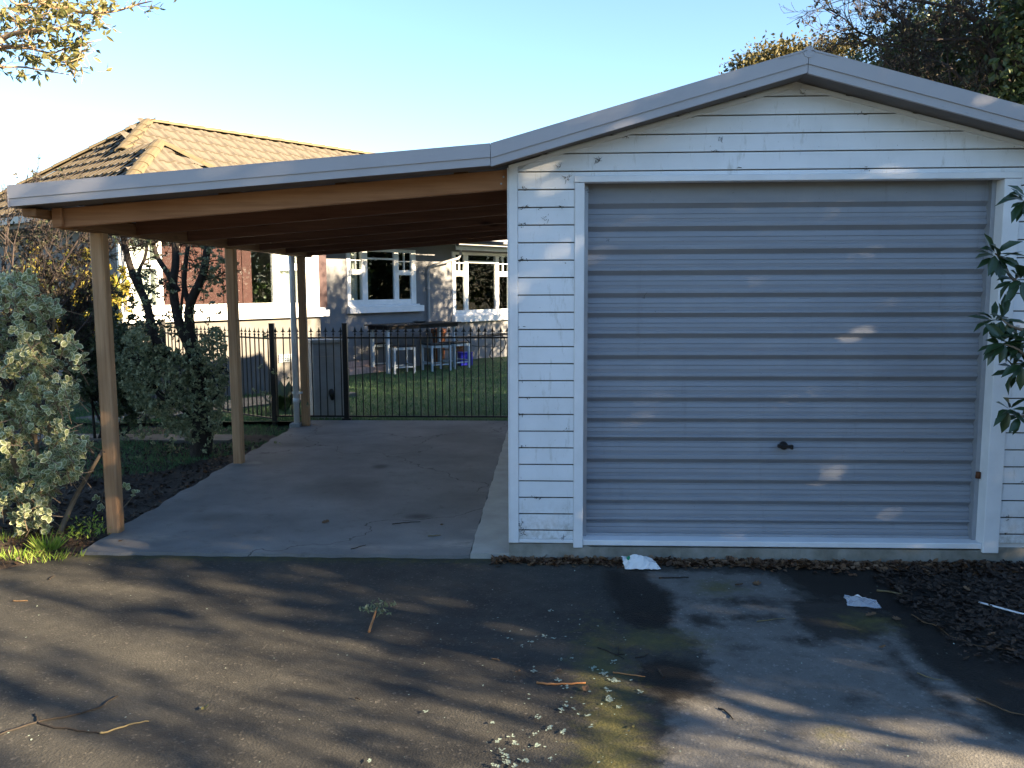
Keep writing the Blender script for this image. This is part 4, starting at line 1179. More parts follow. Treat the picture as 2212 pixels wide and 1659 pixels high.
# ------------------------------------------------------------------ variegated shrub at the front left
rg = random.Random(21); r = NR(21)
sb = G(108, 1152, 0)
shrub = thing('variegated_shrub', 'bushy shrub with cream-edged green leaves beside the front carport post', 'shrub', (sb[0], sb[1], 0))
mb = MB(); tips = []
for px, py, q in ((92, 1152, [(88, 1050), (70, 900), (40, 720)]), (128, 1155, [(160, 1080), (215, 985), (250, 930)]), (100, 1150, [(110, 1020), (105, 860), (120, 650)]), (80, 1150, [(30, 1000), (-60, 880), (-120, 760)]), (70, 1150, [(-20, 1080), (-120, 1000), (-200, 950)])):
    base = G(px, py, 0)
    pts = [base]+[F(x, y, base[1]+rg.uniform(-.1, .35)) for x, y in q]
    pts = smooth(pts, 4); mb.tube(pts, taper(len(pts), .022, .008), 6, cap=False)
# crown filled with clumps inside its outline, kept off the post
outline = [(-260, 640), (-60, 600), (60, 590), (110, 640), (150, 700), (178, 770), (165, 850), (150, 880), (190, 950), (175, 1010), (130, 1060), (100, 1140), (40, 1150), (10, 1100), (-120, 1130), (-260, 1050)]
def in_poly(x, y, P):
    c = False
    for i in range(len(P)):
        a, b = P[i], P[i-1]
        if (a[1] > y) != (b[1] > y) and x < (b[0]-a[0])*(y-a[1])/(b[1]-a[1])+a[0]: c = not c
    return c
cl = []
holes = [(170, 905, 34), (-20, 985, 30), (120, 700, 28), (20, 830, 22), (85, 960, 20), (140, 805, 18)]
while len(cl) < 1350:
    x, y = rg.uniform(-260, 195), rg.uniform(585, 1155)
    if in_poly(x, y, outline) and not any(math.hypot(x-a, y-b) < c for a, b, c in holes):
        cl.append(F(x, y, .35+rg.uniform(-.32, .42)))
cl = np.array(cl); dirs = unit(r.normal(size=cl.shape)*.6+np.array([.1, -.5, .55]))
for c, d in zip(cl, dirs):
    mb.tube([c-d*.13+np.array([0, .04, -.02]), c-d*.05, c], [.004, .003, .002], 3, cap=False)
mb.build('stem', MT['bark_pale'], shrub)
P, A, Nn = whorls(r, cl, dirs, 9, .9, .055)
A[:, 2] -= .05
S = r.uniform(.036, .060, len(P))
# the nearest leaves in view as pieces of their own
depth = np.array([pix(p_)[2] if -20 < pix(p_)[0] < 260 else 99 for p_ in P])
near = np.argsort(depth)[:290]; msk = np.ones(len(P), bool); msk[near] = False
vm = [MT['leaf_var_green'], MT['leaf_var_cream']]
LM = [npmesh('leaf', VLEAF[0]*np.array([.70+.06*k, 1, 1+.6*k]), np.array(VLEAF[1]), vm, VLEAF[2]) for k in range(3)]
Xf, Yf, Zf = frames(A, Nn)
for j, i in enumerate(near):
    M = Matrix.Identity(4)
    for q in range(3):
        M[q][0], M[q][1], M[q][2], M[q][3] = Xf[i][q]*S[i], Yf[i][q]*S[i], Zf[i][q]*S[i], P[i][q]
    inst('leaf', LM[j % 3], shrub, M)
tag(inst('foliage', scatter('foliage', VLEAF, P[msk], A[msk], Nn[msk], S[msk], r.uniform(.62, .82, msk.sum()), vm), shrub), kind='stuff')
# a low sucker of the same kind at the foot of the post
sk = G(245, 1120, 0)
suck = thing('shrub_seedling', 'thin variegated sprig leaning out behind the front carport post', 'seedling', sk)
mb = MB(); tp = []
for q in ([(262, 1062), (275, 1050)], [(285, 1075), (292, 1062)], [(240, 1075), (252, 1058)], [(225, 1060), (218, 1100)], [(230, 1090), (205, 1075)]):
    pts = smooth([sk]+[F(x, y, sk[1]+.12) for x, y in q], 3); mb.tube(pts, taper(len(pts), .005, .002), 4, cap=False); tp.append((pts[-1], unit(pts[-1]-pts[-3])))
mb.build('stem', MT['bark_pale'], suck)
a_, b_ = tarr(tp); P, A, Nn = whorls(r, a_, b_, 8, .9, .05)
inst('foliage', scatter('foliage', VLEAF, P, A, Nn, r.uniform(.03, .045, len(P)), np.ones(len(P)), vm), suck)

# ------------------------------------------------------------------ dark multi-stemmed tree beyond the slab
rg = random.Random(5); r = NR(5)
tb_ = G(432, 985, -.05); TYD = tb_[1]
dark = thing('multistem_tree', 'dark multi-stemmed tree with small grey-green leaves rising behind the carport roof', 'tree', tb_)
mb = MB()
def stem(pts, r0, r1, Ys=None):
    P_ = [F(x, y, TYD+(Ys[i] if Ys else 0)) for i, (x, y) in enumerate(pts)]
    q = smooth(P_, 4); mb.tube(q, taper(len(q), r0, r1), 8, cap=False); return q
stem([(432, 1000), (437, 940), (432, 880), (425, 800), (415, 745)], .125, .085)
s1 = stem([(428, 850), (412, 790), (360, 765), (330, 720), (318, 660), (290, 600), (272, 540), (262, 470)], .060, .030)
s2 = stem([(416, 760), (405, 740), (385, 690), (374, 620), (380, 560), (376, 480)], .062, .036)
s3 = stem([(385, 630), (362, 590), (340, 555), (330, 520), (320, 470)], .036, .018)
s4 = stem([(425, 790), (412, 720), (410, 660), (436, 600), (446, 550), (455, 480)], .062, .036)
s5 = stem([(411, 660), (398, 620), (402, 560), (412, 500)], .034, .02)
s6 = stem([(312, 640), (300, 590), (312, 560), (318, 530)], .026, .014)
s7 = stem([(300, 610), (282, 575), (268, 560)], .022, .012)
s8 = stem([(390, 700), (392, 660), (398, 600)], .02, .012)
s9 = stem([(430, 940), (400, 890), (350, 860), (320, 830)], .03, .012)
s10 = stem([(425, 900), (380, 830), (330, 790), (290, 760)], .028, .010)
s11 = stem([(436, 900), (470, 850), (480, 790)], .024, .010)
tips = []
for s_, n in ((s1, 12), (s2, 7), (s3, 6), (s4, 8), (s5, 5), (s9, 6), (s10, 6), (s11, 4), (s6, 5)):
    for _ in range(n):
        i = rg.randint(len(s_)//3, len(s_)-1)
        d = unit(np.array([rg.gauss(0, 1), rg.gauss(-.1, .7), rg.gauss(.1, .7)]))
        grow(mb, s_[i], d, rg.uniform(.25, .45), .009, 1, rg, (3, 5), .8, tips, .25, .03, .6)
mb.build('trunk', MT['bark_dark'], dark)
a_, b_ = tarr(tips)
keep = r.rand(len(a_)) < .45
P, A, Nn = whorls(r, a_[keep], b_[keep], 4, .8, .05)
inst('sparse_leaves', scatter('sparse_leaves', LEAF, P, A, Nn, r.uniform(.03, .05, len(P)), .5, MT['leaf_dark']), dark)
cl = []; poly = [(300, 700), (330, 740), (400, 760), (470, 700), (488, 740), (490, 830), (478, 900), (455, 960), (400, 945), (340, 900), (275, 870), (255, 800), (265, 730)]
while len(cl) < 1450:
    x, y = rg.uniform(250, 495), rg.uniform(695, 965)
    if in_poly(x, y, poly) and math.hypot(x-345, y-850) > 18: cl.append(F(x, y, TYD+rg.uniform(-.42, .42)))
while len(cl) < 1550:
    x, y = rg.gauss(455, 22), rg.gauss(580, 30); cl.append(F(x, y, TYD+rg.uniform(-.2, .2)))
for _ in range(320):
    x, y = rg.gauss(385, 85), rg.gauss(800, 110)
    if y > 560 and not (485 < x < 545 and y < 1010) and x > 262: cl.append(F(x, y, TYD+rg.uniform(-.6, .5)))
cl = np.array(cl); dirs = rdirs(r, len(cl), .35)
P, A, Nn = whorls(r, cl, dirs, 9, .9, .06)
inst('crown', scatter('crown', LEAF6, P, A, Nn, r.uniform(.024, .046, len(P)), .62, MT['leaf_grey']), dark)
# the crown above the carport roof, thin
# ------------------------------------------------------------------ twiggy bushes along the left
rg = random.Random(8); r = NR(8)
def twig_bush(name, label, cat, base, heads, lev, leafn, mats, leafmat, leafs, group=None, rad0=.018, L=.5, nch=(3, 5), spr=.55):
    t = thing(name, label, cat, base, 0, group); mb = MB(); tips = []
    for h in heads:
        base_ = np.array(base)+np.array([rg.uniform(-.15, .15), rg.uniform(-.15, .15), 0])
        mid = (base_+h)/2+np.array([rg.gauss(0, .08), rg.gauss(0, .08), rg.gauss(0, .05)])
        q = smooth([base_, mid, h], 4); mb.tube(q, taper(len(q), rad0, rad0*.45), 6, cap=False)
        for i in range(3, len(q)):
            for _ in range(2):
                d = unit(unit(q[i]-q[i-1])+np.array([rg.gauss(0, .6), rg.gauss(0, .6), rg.gauss(.1, .4)]))
                grow(mb, q[i], d, L*rg.uniform(.6, 1.2), rad0*.35, lev, rg, nch, spr, tips, .16, .05, .6, minr=.0022)
    mb.build('branches', mats, t)
    a_, b_ = tarr(tips)
    if leafn:
        k = r.choice(len(a_), min(len(a_), leafn)); P, A, Nn = whorls(r, a_[k], b_[k], 4, .8, .05)
        inst('foliage', scatter('foliage', LEAF, P, A, Nn, r.uniform(*leafs, len(P)), .55, MT[leafmat]), t)
    return t
b0_ = G(130, 930, -.07)
twig_bush('twiggy_bush', 'leggy brown twiggy bush against the shaded side wall of the house', 'bush', (b0_[0]-.1, 3.7, -.07), [F(x, y, 3.7+rg.uniform(-.4, .4)) for x, y in ((70, 500), (130, 480), (180, 500), (235, 540), (30, 530), (250, 620), (160, 560), (100, 620), (210, 590), (50, 560), (90, 540), (120, 590), (150, 640), (190, 660), (60, 650), (225, 520), (200, 470), (20, 480), (110, 690), (200, 720))], 2, 2600, MT['bark_brown'], 'leaf_twiggy', (.03, .05), L=.42)
b1_ = (-5.1, 4.6, -.08)
twig_bush('dark_bush', 'dark leafy bush low behind the front carport post', 'bush', b1_, [F(x, y, 4.5+rg.uniform(-.4, .3)) for x, y in ((255, 720), (285, 760), (230, 780), (300, 820), (200, 790), (250, 850), (190, 740), (215, 860), (280, 880))], 2, 4200, MT['bark_dark'], 'leaf_dark', (.04, .07), L=.4)
yb = (-7.2, 6.7, -.1)
twig_bush('yellow_bush', 'sunlit yellow-green bush glowing behind the variegated shrub', 'bush', yb, [F(x, y, 6.6+rg.uniform(-.4, .4)) for x, y in ((70, 640), (120, 650), (170, 640), (200, 660), (235, 660), (180, 700), (150, 720), (220, 720), (90, 690))], 2, 2600, MT['bark_brown'], 'leaf_yellow', (.06, .10), L=.45)
# rosette plant by the downpipe
g = G(612, 832, -.08); g = np.array([-3.75, 7.2, -.1])
ros = thing('strap_leaf_plant', 'clump of broad green strap leaves behind the iron fence', 'plant', g)
n = 34; az = r.uniform(0, 6.28, n); A = np.stack([np.cos(az), np.sin(az), r.uniform(.5, 1.8, n)], -1)
inst('foliage', scatter('foliage', LEAF6, np.tile(g, (n, 1))+r.normal(size=(n, 3))*.04, A, np.tile([0, 0, 1.], (n, 1)), r.uniform(.28, .5, n), .34, MT['leaf_ever']), ros)
# pot plant inside the bay window
hpz = HF(570, 655, .45)
hpl = thing('house_plant', 'leafy house plant standing on the bay window ledge', 'plant', hp(hpz[0], .45, hpz[1]-.1))
b = MB(); c0 = hp(hpz[0], .45, hpz[1]-.15); lathe(b, c0, [(.001, 0), (.08, 0), (.11, .16), (.001, .15)]); b.build('pot', MT['terracotta'], hpl)
P0 = np.array([np.array(c0)+np.array([r.normal()*.14, r.normal()*.1, .15+abs(r.normal())*.24]) for _ in range(26)])
b = MB()
for q in P0: b.tube([np.array(c0)+np.array([0, 0, .14]), (np.array(c0)+q)/2+np.array([0, 0, .1]), q], .004, 4, cap=False)
b.build('stem', MT['bark_dark'], hpl)
P, A, Nn = whorls(r, P0, rdirs(r, len(P0), .5), 5, .9, .03); inst('foliage', scatter('foliage', LEAF6, P, A, Nn, r.uniform(.07, .13, len(P)), .7, MT['leaf_ever']), hpl)

# ------------------------------------------------------------------ overhanging tree, top left
rg = random.Random(31); r = NR(31)
ov = thing('overhanging_tree', 'sunlit olive-leaved tree reaching its branches into the upper left corner', 'tree', (-4.9, .2, 0))
mb = MB(); z6 = lambda pts: [(x/4., y/4.) for x, y in pts]
q = smooth([np.array([-4.95, .2, -.05]), np.array([-4.85, .15, 1.6]), np.array([-4.7, .1, 3.0]), np.array([-4.6, .1, 4.6])], 4); mb.tube(q, taper(len(q), .14, .06), 9, cap=False)
fork = np.array([-4.7, .1, 3.2])
tips = []
def limb(pts, r0, r1, Y, n, root=True):
    P_ = [F(x, y, Y+rg.uniform(-.06, .06)) for x, y in z6(pts)]
    q = smooth(([fork] if root else [])+P_, 4); mb.tube(q, taper(len(q), r0, r1), 5, cap=False)
    for _ in range(n):
        i = rg.randint(4 if root else 1, len(q)-2); d = unit(unit(q[i+1]-q[i])+np.array([rg.gauss(0, .5), rg.gauss(0, .5), rg.gauss(0, .45)]))
        grow(mb, q[i], d, rg.uniform(.10, .26), .0035, 1, rg, (2, 4), .7, tips, .2, .02, .6, minr=.0012)
    return q
limb([(-300, 0), (150, -60), (420, 40), (600, 65), (680, 100), (800, 110), (1000, 95), (1180, 40), (1310, 10)], .024, .003, .05, 12)
limb([(-200, 380), (0, 340), (120, 290), (350, 255), (560, 240), (700, 190)], .026, .004, -.1, 14)
limb([(-200, 440), (0, 400), (200, 390), (440, 365)], .016, .004, .0, 8)
limb([(-200, 430), (0, 415), (250, 420), (440, 460), (540, 430), (800, 360), (880, 340)], .013, .002, .15, 7)
limb([(-200, 560), (0, 575), (200, 580), (380, 610), (540, 635), (660, 655)], .010, .002, -.05, 4)
limb([(440, 465), (540, 540), (640, 520), (820, 440)], .004, .0012, -.05, 3, False)
limb([(-200, 150), (100, 180), (350, 170), (560, 120)], .014, .003, .2, 12)
limb([(-200, -50), (150, 40), (480, -20)], .014, .003, -.1, 10)
mb.build('trunk', MT['bark_gold'], ov)
cl = [(920, 60), (870, 95), (800, 40), (720, 60), (960, 30), (760, 20), (930, 110), (600, 330), (680, 370), (560, 390), (640, 390), (700, 350), (540, 340), (760, 240), (850, 230), (880, 245), (720, 260), (800, 200), (330, 530), (290, 520), (350, 545), (250, 490), (620, 550), (600, 590), (660, 640), (550, 490), (640, 500), (350, 330), (480, 380), (420, 400), (150, 50), (50, 70), (100, 180), (200, 100), (450, 150), (560, 120), (300, 180), (620, 180), (350, 60), (60, 250), (20, 130), (170, 320), (250, 20), (430, 20), (520, 60), (600, 20), (880, 15), (980, 60), (840, 135), (240, 240), (380, 220), (480, 300), (20, 320), (120, 400), (300, 400)]
C_ = np.array([F(x/4, y/4, rg.uniform(-.2, .2)) for x, y in cl]); C_ = np.vstack([C_, C_+r.normal(size=C_.shape)*np.array([.035, .08, .03])])
D_ = unit(r.normal(size=C_.shape)*.5+np.array([.8, -.2, .15]))
P, A, Nn = whorls(r, C_, D_, 6, .65, .03)
a_, b_ = tarr(tips); k = r.rand(len(a_)) < .3
P2_, A2_, N2_ = whorls(r, a_[k], b_[k], 3, .6, .02)
P = np.vstack([P, P2_]); A = np.vstack([A, A2_]); Nn = np.vstack([Nn, N2_])
inst('crown', scatter('crown', LEAF6, P, A, Nn, r.uniform(.036, .062, len(P)), .38, MT['leaf_olive']), ov)
b = MB(); tw = F(378, 0, 0)
# upper crown and one hanging tip in the open sky
q = smooth([np.array([-4.6, .1, 4.4]), np.array([-3.6, .0, 4.3]), F(385, -40, 0), F(382, -8, 0)], 4); b.tube(q, taper(len(q), .03, .002), 5, cap=False); b.build('bough', MT['bark_gold'], ov)
P, A, Nn = whorls(r, np.array([q[-1]]), np.array([[.3, 0, -1.]]), 4, .5, .02); inst('leaf_spray', scatter('leaf_spray', LEAF6, P, A, Nn, .05, .4, MT['leaf_olive']), ov)

# ------------------------------------------------------------------ trees behind the garage, top right
rg = random.Random(17); r = NR(17)
bt = np.array([5.6, 8.0, -.1])
bare = thing('bare_tree', 'leafless brown tree of tangled twigs rising behind the right slope of the garage roof', 'tree', bt)
mb = MB(); tips = []
z7 = lambda pts: [(1558.7+x*.2953, y*.2953) for x, y in pts]
def limb7(pts, r0, r1, Y, n, L=.5, lev=2):
    P_ = [F(x, y, Y+rg.uniform(-.1, .1)) for x, y in z7(pts)]
    q = smooth(P_, 4); mb.tube(q, taper(len(q), r0, r1), 6, cap=False)
    for _ in range(int(n*1.7)):
        i = rg.randint(1, len(q)-2); d = unit(unit(q[i+1]-q[i])*.8+np.array([rg.gauss(0, .6), rg.gauss(0, .5), rg.gauss(.1, .6)]))
        grow(mb, q[i], d, L*rg.uniform(.6, 1.2), .009, lev, rg, (3, 5), .65, tips, .2, .02, .62, minr=.003)
limb7([(2160, 1500), (2170, 800), (2185, 400), (2190, -100)], .10, .05, 7.6, 14, .6)
limb7([(2215, 520), (2000, 250), (1850, 150), (1700, 60), (1330, -10)], .055, .015, 7.3, 16)
limb7([(2200, 760), (2000, 440), (1900, 300), (1700, 290), (1500, 295), (1200, 290), (1000, 230), (900, 140), (780, 65)], .035, .005, 7.2, 16)
limb7([(1800, 640), (1650, 480), (1500, 420), (1300, 340), (1100, 320), (920, 240)], .022, .005, 7.2, 12)
limb7([(1700, 700), (1660, 500), (1640, 300), (1560, 120)], .018, .005, 7.4, 12)
limb7([(1900, 800), (1870, 560), (1960, 350), (2050, 150)], .022, .006, 7.5, 14)
limb7([(2050, 800), (2000, 600), (2010, 400), (2040, 100)], .018, .005, 7.4, 10)
limb7([(1350, 180), (1250, 80), (1100, 0), (950, -20)], .018, .004, 7.2, 6)
limb7([(1300, 560), (1180, 430), (1080, 340), (980, 330)], .012, .004, 7.2, 6, .3)
limb7([(1500, 640), (1400, 480), (1380, 300), (1300, 160)], .012, .004, 7.2, 10, .35)
limb7([(1250, 200), (1150, 130), (1190, 60)], .008, .003, 7.2, 5, .3)
limb7([(2100, 750), (1800, 700), (1550, 620), (1350, 530)], .016, .005, 7.2, 14, .3)
mb.build('trunk', MT['bark_brown'], bare)
a_, b_ = tarr(tips); k = r.rand(len(a_)) < .10
P, A, Nn = whorls(r, a_[k], b_[k], 3, .7, .04); inst('dead_leaves', scatter('dead_leaves', LEAF, P, A, Nn, r.uniform(.05, .08, len(P)), .5, MT['leaf_twiggy']), bare)
P, A, Nn = whorls(r, np.array([F(*z7([q])[0], 7.2) for q in ((785, 62), (910, 140), (1060, 125), (1045, 150))]), np.array([[-.4, 0, .9]]*4), 5, .7, .03); inst('tip_leaves', scatter('tip_leaves', LEAF6, P, A, Nn, .075, .45, MT['leaf_dark']), bare)
def blobs(lst): return [(np.array(c, float), np.array(s, float)) for c, s in lst]
def crown_tree(name, label, cat, base, blobs, n, leafn, size, mat, bark, seed, tmpl=LEAF, W=.6, spread=.9, up=.3, r0=.12, shell=.55, limbs=14, lr=.3):
    r = NR(seed); rg = random.Random(seed); t = thing(name, label, cat, base); mb = MB(); base = np.array(base, float)
    cen = np.mean([b_[0] for b_ in blobs], 0)
    q = smooth([base, base*.5+cen*.5+r.normal(size=3)*.12, cen], 4); mb.tube(q, taper(len(q), r0, r0*.5), 8, cap=False)
    C = []
    vol = np.array([np.prod(b_[1]) for b_ in blobs]); vol = vol/vol.sum()
    for b_, v in zip(blobs, vol):
        m = max(3, int(n*v)); d = unit(r.normal(size=(m, 3))); rr = (shell**3+(1-shell**3)*r.rand(m))**(1/3)
        C.append(np.array(b_[0])+d*rr[:, None]*np.array(b_[1]))
        s = q[rg.randint(len(q)//2, len(q)-1)]
        for k in range(max(2, limbs//len(blobs))):
            e = C[-1][rg.randint(0, m-1)]; w_ = smooth([s, (s+e)/2+r.normal(size=3)*.15, e], 4); mb.tube(w_, taper(len(w_), r0*lr, min(.008, r0*lr*.4)), 5, cap=False)
    C = np.vstack(C); mb.build('trunk', MT[bark], t)
    P, A, Nn = whorls(r, C+0, rdirs(r, len(C), up), leafn, spread, size*1.3)
    P = P+r.normal(size=P.shape)*size*1.1
    inst('crown', scatter('crown', tmpl, P, A, Nn, r.uniform(.7, 1.3, len(P))*size, W, MT[mat]), t)
    return t
ev = []
for x, y, a, b_ in ((1905, 130, 75, 45), (1990, 110, 75, 85), (2080, 140, 100, 90), (2180, 160, 90, 110), (1990, 190, 90, 50), (2090, 215, 80, 60), (1890, 155, 45, 25), (2240, 60, 80, 110), (2030, 40, 60, 40), (1870, 165, 40, 25), (1950, 175, 60, 35), (2060, 215, 60, 40), (2160, 240, 60, 60), (2220, 180, 60, 90), (1930, 90, 40, 30)):
    s = (9.4+5.4)/FD; ev.append((F(x, y, 9.4), (a*s, .9, b_*s)))
crown_tree('garden_tree', 'dense dark garden tree hidden behind the garage, its top showing at the right', 'tree', (7.3, 8.2, -.1), blobs([((7.2, 4.4, 2.4), (.9, 1.3, 2.5)), ((7.2, 3.1, 3.0), (.9, .9, 1.9)), ((7.2, 6.4, 4.8), (1.0, 1.2, 2.0)), ((7.3, 8.1, 4.4), (1.0, 1.3, 2.2)), ((7.2, 10.3, 3.7), (1.0, 1.7, 2.4)), ((7.0, 6.4, 1.6), (.8, 2.6, 1.7)), ((7.4, 12.2, 3.2), (1., 1.2, 2.0))]), 6800, 11, .11, 'leaf_ever', 'bark_brown', 63, LEAF, .6, shell=.15)
crown_tree('evergreen_tree', 'green evergreen tree standing behind the bare twigs and the garage roof', 'tree', (6.4, 9.4, -.1), ev, 1900, 9, .085, 'leaf_ever', 'bark_brown', 61, LEAF6, .6)
gd = []
for x, y, a, b_ in ((1610, 150, 34, 22), (1660, 128, 40, 24), (1710, 118, 35, 22), (1770, 118, 45, 24), (1815, 118, 28, 26), (1700, 160, 110, 40)):
    s = (24+5.4)/FD; gd.append((F(x, y, 24), (a*s, 1.2, b_*s)))
crown_tree('golden_tree', 'distant golden-green tree just showing over the garage ridge', 'tree', (6.6, 24, -.3), gd, 900, 9, .13, 'leaf_gold', 'bark_brown', 62, LEAF, .6)

# ------------------------------------------------------------------ glossy shrub at the right edge
rg = random.Random(41); r = NR(41)
rh = thing('glossy_shrub', 'glossy dark green shrub reaching in from the right in front of the garage', 'shrub', (3.9, -.9, 0))
mb = MB(); RY = -.55
root = np.array([3.9, -.9, 0.])
ends = []
for pts in ([(2330, 760), (2240, 640), (2185, 600), (2165, 560), (2150, 548)], [(2330, 760), (2230, 720), (2185, 705), (2165, 690)], [(2310, 900), (2240, 800), (2200, 755), (2160, 742)], [(2310, 950), (2250, 850), (2215, 830), (2195, 800)], [(2300, 1000), (2260, 930), (2225, 905), (2205, 900)], [(2300, 600), (2260, 480), (2230, 440), (2212, 435)], [(2320, 700), (2250, 590), (2220, 585), (2190, 605)], [(2300, 800), (2240, 760), (2210, 740)]):
    q = smooth([root+np.array([rg.uniform(-.05, .1), rg.uniform(-.1, .1), 0])]+[F(x, y, RY+rg.uniform(-.06, .06)) for x, y in pts], 4)
    mb.tube(q, taper(len(q), .016, .004), 6, cap=False); ends.append((q[-1], unit(q[-1]-q[-3])))
mb.build('stem', MT['bark_pale'], rh)
RL = npmesh('leaf', LEAF6[0]*np.array([.36, 1, .5]), np.array(LEAF6[1]), MT['leaf_rhodo'], None, True)
RL2 = npmesh('leaf', LEAF6[0]*np.array([.44, 1, 1.1])+np.array([[0, 0, -.10*v[1]**2] for v in LEAF6[0]]), np.array(LEAF6[1]), MT['leaf_rhodo'], None, True)
def rleaf(p, a, n_, s, j):
    X_, Y_, Z_ = frames(np.array([a]), np.array([n_])); M = Matrix.Identity(4)
    for q in range(3): M[q][0], M[q][1], M[q][2], M[q][3] = X_[0][q]*s, Y_[0][q]*s, Z_[0][q]*s, p[q]
    inst('leaf', (RL, RL2)[j % 2], rh, M)
cnt = 0
for e, d in ends:
    for c_ in range(2):
        e2 = e+r.normal(size=3)*np.array([.035, .05, .03])*(c_ > 0)
        for k in range(9):
            az = k*2.4+r.uniform(-.3, .3); a = unit(np.array([math.cos(az)*.9-.25, r.uniform(-.7, .3), math.sin(az)*.75-.22]))
            rleaf(e2+a*.012, a, unit(np.array([0, -.45, .9])+r.normal(size=3)*.25), r.uniform(.09, .145), cnt); cnt += 1

# ------------------------------------------------------------------ tall trees right of the drive, outside the picture, whose shade falls across it
crown_tree('shade_tree', 'unseen tall dense evergreen to the right of the driveway', 'tree', (10.2, -3.4, 0), blobs([((9.4, -2.4, 3.9), (1.6, 2.1, 2.6)), ((9.6, -4.4, 4.1), (1.6, 1.7, 2.7)), ((9.4, -3.4, 1.6), (1.5, 2.6, 1.6)), ((9.7, -5.0, 4.4), (1.2, .9, 2.6)), ((9.6, -.8, 2.6), (1.4, 1.5, 2.6)), ((9.8, -6.2, 7.0), (1.0, 1.1, .9)), ((9.8, -5.2, 6.3), (1.0, 1.0, 1.0)), ((9.8, -7.2, 1.2), (.9, 2.2, 1.6)), ((9.6, -2.7, 6.4), (1.2, 1.6, 1.1))]), 3700, 12, .15, 'leaf_ever', 'bark_brown', 71, LEAF, .6, r0=.2, shell=.05)
rg = random.Random(73); r = NR(73)
us = thing('shade_tree', 'unseen upright many-stemmed tree to the right behind the driveway', 'tree', (7.2, -6.6, 0)); mb = MB(); LP = []; LD = []
for i in range(29):
    y1 = -8.5+3.5*(i+rg.uniform(.1, .9))/29; x1 = 7.2+rg.uniform(-.5, .5); top = rg.uniform(3.6, 5.3)
    q = smooth([np.array([7.2+rg.uniform(-.15, .15), -6.6+(y1+6.6)*.35, 0.]), np.array([x1, y1*.8-6.6*.2, 1.4]), np.array([x1+rg.uniform(-.1, .1), y1, 2.6]), np.array([x1, y1+rg.uniform(-.12, .12), top])], 8)
    mb.tube(q, taper(len(q), .016, .005), 5, cap=False)
    on_ = rg.random() < .7
    for k in range(6, len(q)-1):
        if rg.random() < .22: on_ = not on_
        if on_:
            m = 34; t_ = r.rand(m, 1); LP.append(q[k]*(1-t_)+q[k+1]*t_+r.normal(size=(m, 3))*np.array([.07, .05, .05])); LD.append(r.normal(size=(m, 3))*.6+np.array([0, 0, .8]))
mb.build('stem', MT['bark_brown'], us); LP = np.vstack(LP); LD = np.vstack(LD)
inst('crown', scatter('crown', LEAF, LP, LD, r.normal(size=LP.shape), r.uniform(.05, .09, len(LP)), .5, MT['leaf_ever']), us)

for i, (x, y, h, lab) in enumerate(((-4, -21, 6.5, 'leftmost unseen tree added behind the camera to block sky light'), (3.5, -20, 6, 'middle unseen tree added behind the camera to block sky light'), (11, -22, 6.5, 'rightmost unseen tree added behind the camera to block sky light'))):  # unseen trees added to cut low sky light on the garage front
    crown_tree('sky_block_tree', lab, 'tree', (x, y, -.1), blobs([((x, y, h*.5), (4.2, 2.2, h*.36)), ((x+2, y, h*.3), (3.5, 2, h*.3)), ((x-2, y, h*.35), (3.5, 2, h*.33))]), 800, 9, .36, 'leaf_ever', 'bark_brown', 80+i, LEAF, .7, r0=.2, shell=.7)

for x, y, h, lab in ((21, 9, 6.5, 'nearer unseen tree added at the right for the panes to reflect'), (24, 15, 8, 'middle unseen tree added at the right for the panes to reflect'), (25, 23, 8, 'farthest unseen tree added at the right for the panes to reflect')):  # unseen trees added so the house panes reflect something dark
    crown_tree('garden_tree', lab, 'tree', (x, y, -.1), blobs([((x, y, h*.5), (2.5, 4.0, h*.45)), ((x, y+3, h*.35), (2, 3.5, h*.35))]), 700, 9, .34, 'leaf_ever', 'bark_brown', 90+y, LEAF, .7, r0=.2, shell=.7)  # added unseen trees, there only for the panes to reflect

# ------------------------------------------------------------------ grass, weeds and leaf litter
r = NR(91); rg = random.Random(91)
n = 52000
X = r.uniform(-9, 1, n); Y = 5.86+(r.rand(n)**1.5)*10.5
k = ((X < -.0) & (((X+4.93)*HY[0]+(Y-9.16)*HY[1]) < YW-1.1)); X, Y = X[k], Y[k]
P = np.stack([X, Y, LAWN_Z+.015*np.sin(X*1.3+Y)+np.clip((6.4-Y)*.1, 0, .06)-.005], -1); A = np.stack([r.normal(size=len(X))*.45, r.normal(size=len(X))*.45, np.ones(len(X))], -1)
tag(inst('lawn_grass', scatter('lawn_grass', BLADE, P, A, r.normal(size=P.shape)*np.array([1, 1, .1]), r.uniform(.03, .075, len(P)), .16, MT['grass'])), 'short green lawn grass', 'grass', kind='stuff')
n = 26000; X = r.uniform(-6.5, -2.9, n); Y = r.uniform(2.2, 5.7, n); k = (X < -3.05-np.clip(3.9-Y, 0, 2)*.5) & ((Y < 4.42) | (Y > 4.9)) & (r.rand(n) < .55+.4*np.sin(X*3)*np.sin(Y*2.5)); X, Y = X[k], Y[k]
P = np.stack([X, Y, bed_z(X, Y)+.004], -1); A = np.stack([r.normal(size=len(X))*.6, r.normal(size=len(X))*.6, np.ones(len(X))], -1)
tag(inst('rough_grass', scatter('rough_grass', BLADE, P, A, r.normal(size=P.shape)*np.array([1, 1, .1]), r.uniform(.03, .075, len(P)), .14, MT['grass'])), 'rough grass under the trees', 'grass', kind='stuff')
